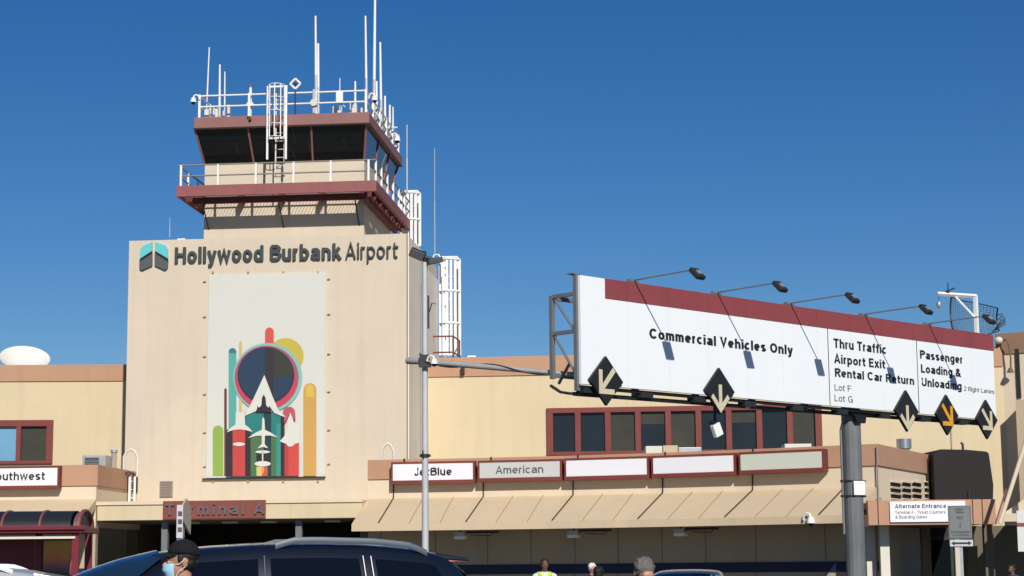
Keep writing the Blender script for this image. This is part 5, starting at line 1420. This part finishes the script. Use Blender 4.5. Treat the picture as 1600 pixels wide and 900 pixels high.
def make_person(label, loc, rz, H, skin, hair_m, shirt_m, pants_m, voxel=.010, nod=0., cap=None, mask=False, hair='short', vest=None, sleeves='short', arms=((0,0),(0,0)), hair_r=1.0):
    t = Thing('person', label, 'person', loc, rz)
    k = H/1.755
    V = lambda x, y, z: Vector((x*k, y*k, z*k))
    NB = V(0, .012, 1.47)
    RN = Matrix.Rotation(nod, 3, 'X')            # head nods forward about the neck base
    def Hd(x, y, z): return NB + RN @ (V(x, y, z)-NB)
    b = MB()
    def el(c, r, rot=None): b.ell(c, tuple(q*k for q in r), 18, 12, rot=rot)
    # trunk
    el(V(0,.01,.98), (.155,.11,.13)); el(V(0,.0,1.13), (.14,.10,.15)); el(V(0,.0,1.30), (.165,.115,.17)); el(V(0,.015,1.41), (.16,.085,.07))
    limb(b, [V(-.165,.01,1.41), V(0,.015,1.44), V(.165,.01,1.41)], [.06*k,.075*k,.06*k])
    b.tube([V(0,.02,1.42), Hd(0,.005,1.60)], .062*k, 14, r2=.055*k)
    # head
    el(Hd(0,.012,1.665), (.076,.094,.092), RN); el(Hd(0,-.028,1.60), (.060,.068,.080), RN); el(Hd(0,-.040,1.555), (.042,.050,.034), RN)
    el(Hd(0,-.075,1.665), (.052,.022,.030), RN)                     # brow
    b.tube([Hd(0,-.090,1.655), Hd(0,-.112,1.612)], .010*k, 8, r2=.017*k); el(Hd(0,-.108,1.611), (.018,.016,.012), RN)
    el(Hd(.032,-.074,1.615), (.024,.022,.024), RN); el(Hd(-.032,-.074,1.615), (.024,.022,.024), RN)
    el(Hd(0,-.090,1.578), (.024,.012,.011), RN)
    for sg in (-1,1):
        el(Hd(sg*.079,.022,1.632), (.009,.020,.033), RN); el(Hd(sg*.084,.030,1.642), (.007,.012,.018), RN)
    # arms, hands, legs
    wr = {}
    for sg, (fw_, bend) in zip((-1,1), arms):
        sh = V(sg*.19,.01,1.40); up = Matrix.Rotation(-fw_,3,'X') @ V(sg*.045,.01,-.28); e_ = sh+up
        lo = Matrix.Rotation(-(fw_+bend),3,'X') @ V(sg*.012,-.03,-.25); w_ = e_+lo; wr[sg] = (sh, e_, w_)
        limb(b, [sh, e_, w_], [.054*k,.040*k,.027*k])
        dr_ = lo.normalized(); sd_ = Vector((sg,0,0)); fwv = dr_.cross(sd_)*sg
        pm = w_+dr_*.05*k; el(pm, (.018,.040,.050))
        for i, (o_, ln) in enumerate(((-.030,.068),(-.010,.078),(.010,.074),(.029,.058))):
            a_ = w_+dr_*.085*k+Vector((0,o_*k,0)); m1 = a_+dr_*ln*.5*k-sd_*.006*k; m2 = a_+dr_*ln*k-sd_*.022*k
            limb(b, [a_-dr_*.02*k, m1, m2], [.0085*k,.008*k,.0065*k])
        a_ = w_+dr_*.03*k+Vector((0,-.035*k,0)); limb(b, [a_, a_+dr_*.03*k+Vector((0,-.022*k,0)), a_+dr_*.062*k+Vector((0,-.026*k,0))], [.011*k,.010*k,.008*k])
        limb(b, [V(sg*.088,.01,.94), V(sg*.095,-.01,.50), V(sg*.10,.02,.09)], [.088*k,.056*k,.036*k])
        limb(b, [V(sg*.10,.03,.04), V(sg*.105,-.09,.035)], [.038*k,.034*k])
    put(remesh(b, voxel), 'body', skin, t)
    # eyes, brows, lips
    e = MB(); br = MB()
    for sg in (-1,1):
        e = MB(); e.ell(Hd(sg*.030,-.082,1.640), (.011*k,.009*k,.007*k), 10, 8); e.ell(Hd(sg*.030,-.0885,1.640), (.005*k,.003*k,.005*k), 8, 6, 1)
        e.build('eye', [mat('eye_white', (.6,.58,.55), .3), black_paint], t, smooth=True)
        br = MB(); br.tube([Hd(sg*.013,-.094,1.662), Hd(sg*.032,-.090,1.668), Hd(sg*.050,-.074,1.660)], .005*k, 6); br.build('eyebrow', hair_m, t, smooth=True)
    if not mask:
        e = MB(); e.ell(Hd(0,-.1005,1.578), (.022*k,.005*k,.006*k), 10, 6); e.build('lips', mat('lips', (.28,.10,.08), .5), t, smooth=True)
    # hair
    b = MB(); 
    el(Hd(0,.024,1.682), (.0815*hair_r,(.094 if not cap else .088)*hair_r,(.086 if not cap else .078)*hair_r), RN); el(Hd(0,.050 if not cap else .042,1.635), (.072*hair_r,(.066 if not cap else .060)*hair_r,(.075 if not cap else .068)*hair_r), RN)
    for sg in (-1,1): el(Hd(sg*.070,-.006,1.662), (.013,.022,.034), RN)
    rs = random.Random(len(label))
    for i in range(60):
        a_, c_ = rs.uniform(0, 2*math.pi), rs.uniform(.05, .95)
        d_ = Vector((math.cos(a_)*math.sqrt(1-c_*c_), math.sin(a_)*math.sqrt(1-c_*c_), c_))
        if d_.y < -.45 and c_ < .75: continue
        if cap and (c_ > .02): continue
        el(Hd(d_.x*.078*hair_r, .024+d_.y*.09*hair_r, 1.682+d_.z*.082*hair_r), (.017,.017,.012), RN)
    put(remesh(b, voxel*.7, 1), 'hair', hair_m, t)
    # clothes
    b = MB()
    el(V(0,.01,.99), (.172,.128,.14)); el(V(0,.0,1.13), (.160,.120,.15)); el(V(0,.0,1.30), (.180,.131,.17)); el(V(0,.018,1.40), (.172,.098,.072))
    limb(b, [V(-.17,.01,1.405), V(0,.018,1.437), V(.17,.01,1.405)], [.074*k,.082*k,.074*k])
    b.tube([V(0,.02,1.44), V(0,.012,1.505)], .080*k, 16, r2=.070*k)
    for sg in (-1,1):
        sh, e_, w_ = wr[sg]
        if sleeves == 'short': limb(b, [sh, sh+(e_-sh)*.75], [.070*k,.062*k])
        else: limb(b, [sh, e_, w_], [.070*k,.054*k,.042*k])
    put(remesh(b, voxel), 'shirt', shirt_m, t)
    if vest:
        b = MB(); el(V(0,.0,1.08), (.176,.140,.16)); el(V(0,.0,1.28), (.180,.142,.17)); el(V(0,.015,1.385), (.15,.112,.072))
        for sg in (-1,1): limb(b, [V(sg*.10,-.05,1.44), V(sg*.11,.06,1.46)], [.05*k,.05*k])
        put(remesh(b, voxel), 'safety_vest', vest, t)
    b = MB(); el(V(0,.01,.96), (.168,.124,.12))
    for sg in (-1,1): limb(b, [V(sg*.088,.01,.92), V(sg*.095,-.008,.50), V(sg*.10,.02,.10)], [.102*k,.074*k,.058*k])
    put(remesh(b, voxel), 'trousers', pants_m, t)
    for sg in (-1,1):
        b = MB(); limb(b, [V(sg*.10,.035,.05), V(sg*.107,-.10,.045)], [.047*k,.042*k]); b.box((sg*.105-.045)*k,(sg*.105+.045)*k,-.14*k,.08*k,0,.025*k)
        put(remesh(b, voxel), 'shoe', black_paint, t)
    if cap:
        b = MB(); rows = []
        for i in range(9):
            a_ = math.pi/2*i/8; r_ = math.cos(a_); z_ = math.sin(a_)
            rows.append([Hd(.088*r_*math.cos(2*math.pi*j/28), .014+.106*r_*math.sin(2*math.pi*j/28), 1.694+.092*z_-.016*max(0,math.sin(2*math.pi*j/28))*(1-z_)) for j in range(28)])
        inn = [[p*1.0 for p in r] for r in rows[::-1]]
        b.loft(rows, close=True); b.ell(Hd(0,.014,1.787), (.008*k,.008*k,.005*k), 8, 6)
        cr_ = b.build('cap', cap, t, smooth=60); so_ = cr_.modifiers.new('solid','SOLIDIFY'); so_.thickness = .004; so_.offset = -1
        b = MB(); rows = []
        for i in range(6):
            f = i/5; row = []
            for j in range(13):
                u = -1+j/6; x = .080*u*(1-.12*f); ln = (.112*f)*(1-.55*u*u)
                row.append(Hd(x, -.088*math.sqrt(max(0,1-(u*.93)**2))+.006-ln, 1.702-.016*f-.014*u*u))
            rows.append(row)
        b.loft(rows); v_ = b.build('cap_peak', cap, t, smooth=60, fix=False); so_ = v_.modifiers.new('solid','SOLIDIFY'); so_.thickness = .005
    if mask:
        b = MB(); rows = []
        for i in range(9):
            f = i/8; z_ = 1.627-.098*f; row = []
            bul = .012+.022*math.sin(math.pi*min(1,f*1.15+.12))
            for j in range(15):
                a_ = R(-82+164*j/14); wx = .068-.012*max(0,f-.5)*2
                pleat = .0025*math.sin(f*6*math.pi)
                row.append(Hd(wx*math.sin(a_), -.030-(.060+bul+pleat)*math.cos(a_)**.8, z_))
            rows.append(row)
        b.loft(rows); mk = b.build('face_mask', mat('mask_blue', (.34,.62,.74), .7, var=.08, vscale=30), t, smooth=60, fix=False); so_ = mk.modifiers.new('solid','SOLIDIFY'); so_.thickness = .003
        for sg in (-1,1):
            for za in (1.622, 1.538):
                b = MB(); b.tube([Hd(sg*.066,-.038,za), Hd(sg*.078,-.012,(za+1.632)/2), Hd(sg*.088,.022,1.632+(.028 if za > 1.6 else -.026))], .003*k, 6); b.build('mask_strap', mat('strap_white', (.75,.72,.70), .6), mk)
    return t
skin_tan = mat('skin_tan', (.42,.215,.135), .5, spec=.35, var=.06, vscale=12)
skin_pink = mat('skin_pink', (.50,.25,.18), .5, spec=.35, var=.06, vscale=12)
skin_brown = mat('skin_brown', (.16,.075,.045), .5, spec=.35, var=.06, vscale=12)
hair_black = mat('hair_black', (.010,.009,.009), .5, bump=.4, bscale=180); hair_grey = mat('hair_grey', (.16,.145,.13), .6, bump=.6, bscale=200, var=.3, vscale=40)
cloth_dark = mat('cloth_dark', (.014,.014,.020), .85, bump=.2, bscale=300); cloth_black = mat('cloth_black', (.0055,.0055,.0065), .9, bump=.2, bscale=300)
cloth_blue = mat('cloth_blue', (.05,.07,.12), .85); cloth_pale = mat('cloth_pale', (.62,.64,.60), .85); vest_yellow = mat('vest_yellow', (.58,.75,.03), .6)
cloth_white = mat('cloth_white', (.7,.7,.68), .85)
p = at(284, 868, 12.4)
make_person('man in black cap and pale blue face mask in front of the dark SUV', (p.x, 12.4, .004), R(-80), 1.76, skin_tan, hair_black, cloth_dark, cloth_blue, voxel=.006, nod=R(0), cap=cloth_black, mask=True)
p = at(1000, 880, 15.6)
make_person('grey-haired man with bowed head in dark clothes in front of the black car', (p.x, 15.6, .004), R(22), 1.665, skin_pink, hair_grey, cloth_black, cloth_blue, voxel=.008, nod=R(30), hair_r=1.06, sleeves='long')
p = at(851, 880, 38.6)
make_person('attendant in yellow safety vest over pale sleeves before the terminal wall', (p.x, 38.6, .004), R(8), 1.735, skin_brown, hair_black, cloth_pale, cloth_dark, voxel=.011, vest=vest_yellow, sleeves='long')
p = at(936, 890, 29)
make_person('person with black hair just left of the grey-haired man', (p.x, 29, .15), R(150), 1.42, skin_brown, hair_black, cloth_dark, cloth_blue, voxel=.011, hair_r=1.25)
p = at(926, 890, 39.8)
make_person('person with white hair standing behind the black-haired person', (p.x, 39.8, .004), R(30), 1.64, skin_pink, cloth_white, cloth_dark, cloth_dark, voxel=.012, hair_r=1.05)
p = at(1581, 890, 45)
make_person('dark-haired person in the shade at the right picture edge', (p.x, 45, .004), R(-60), 1.53, skin_brown, hair_black, cloth_blue, cloth_dark, voxel=.012)
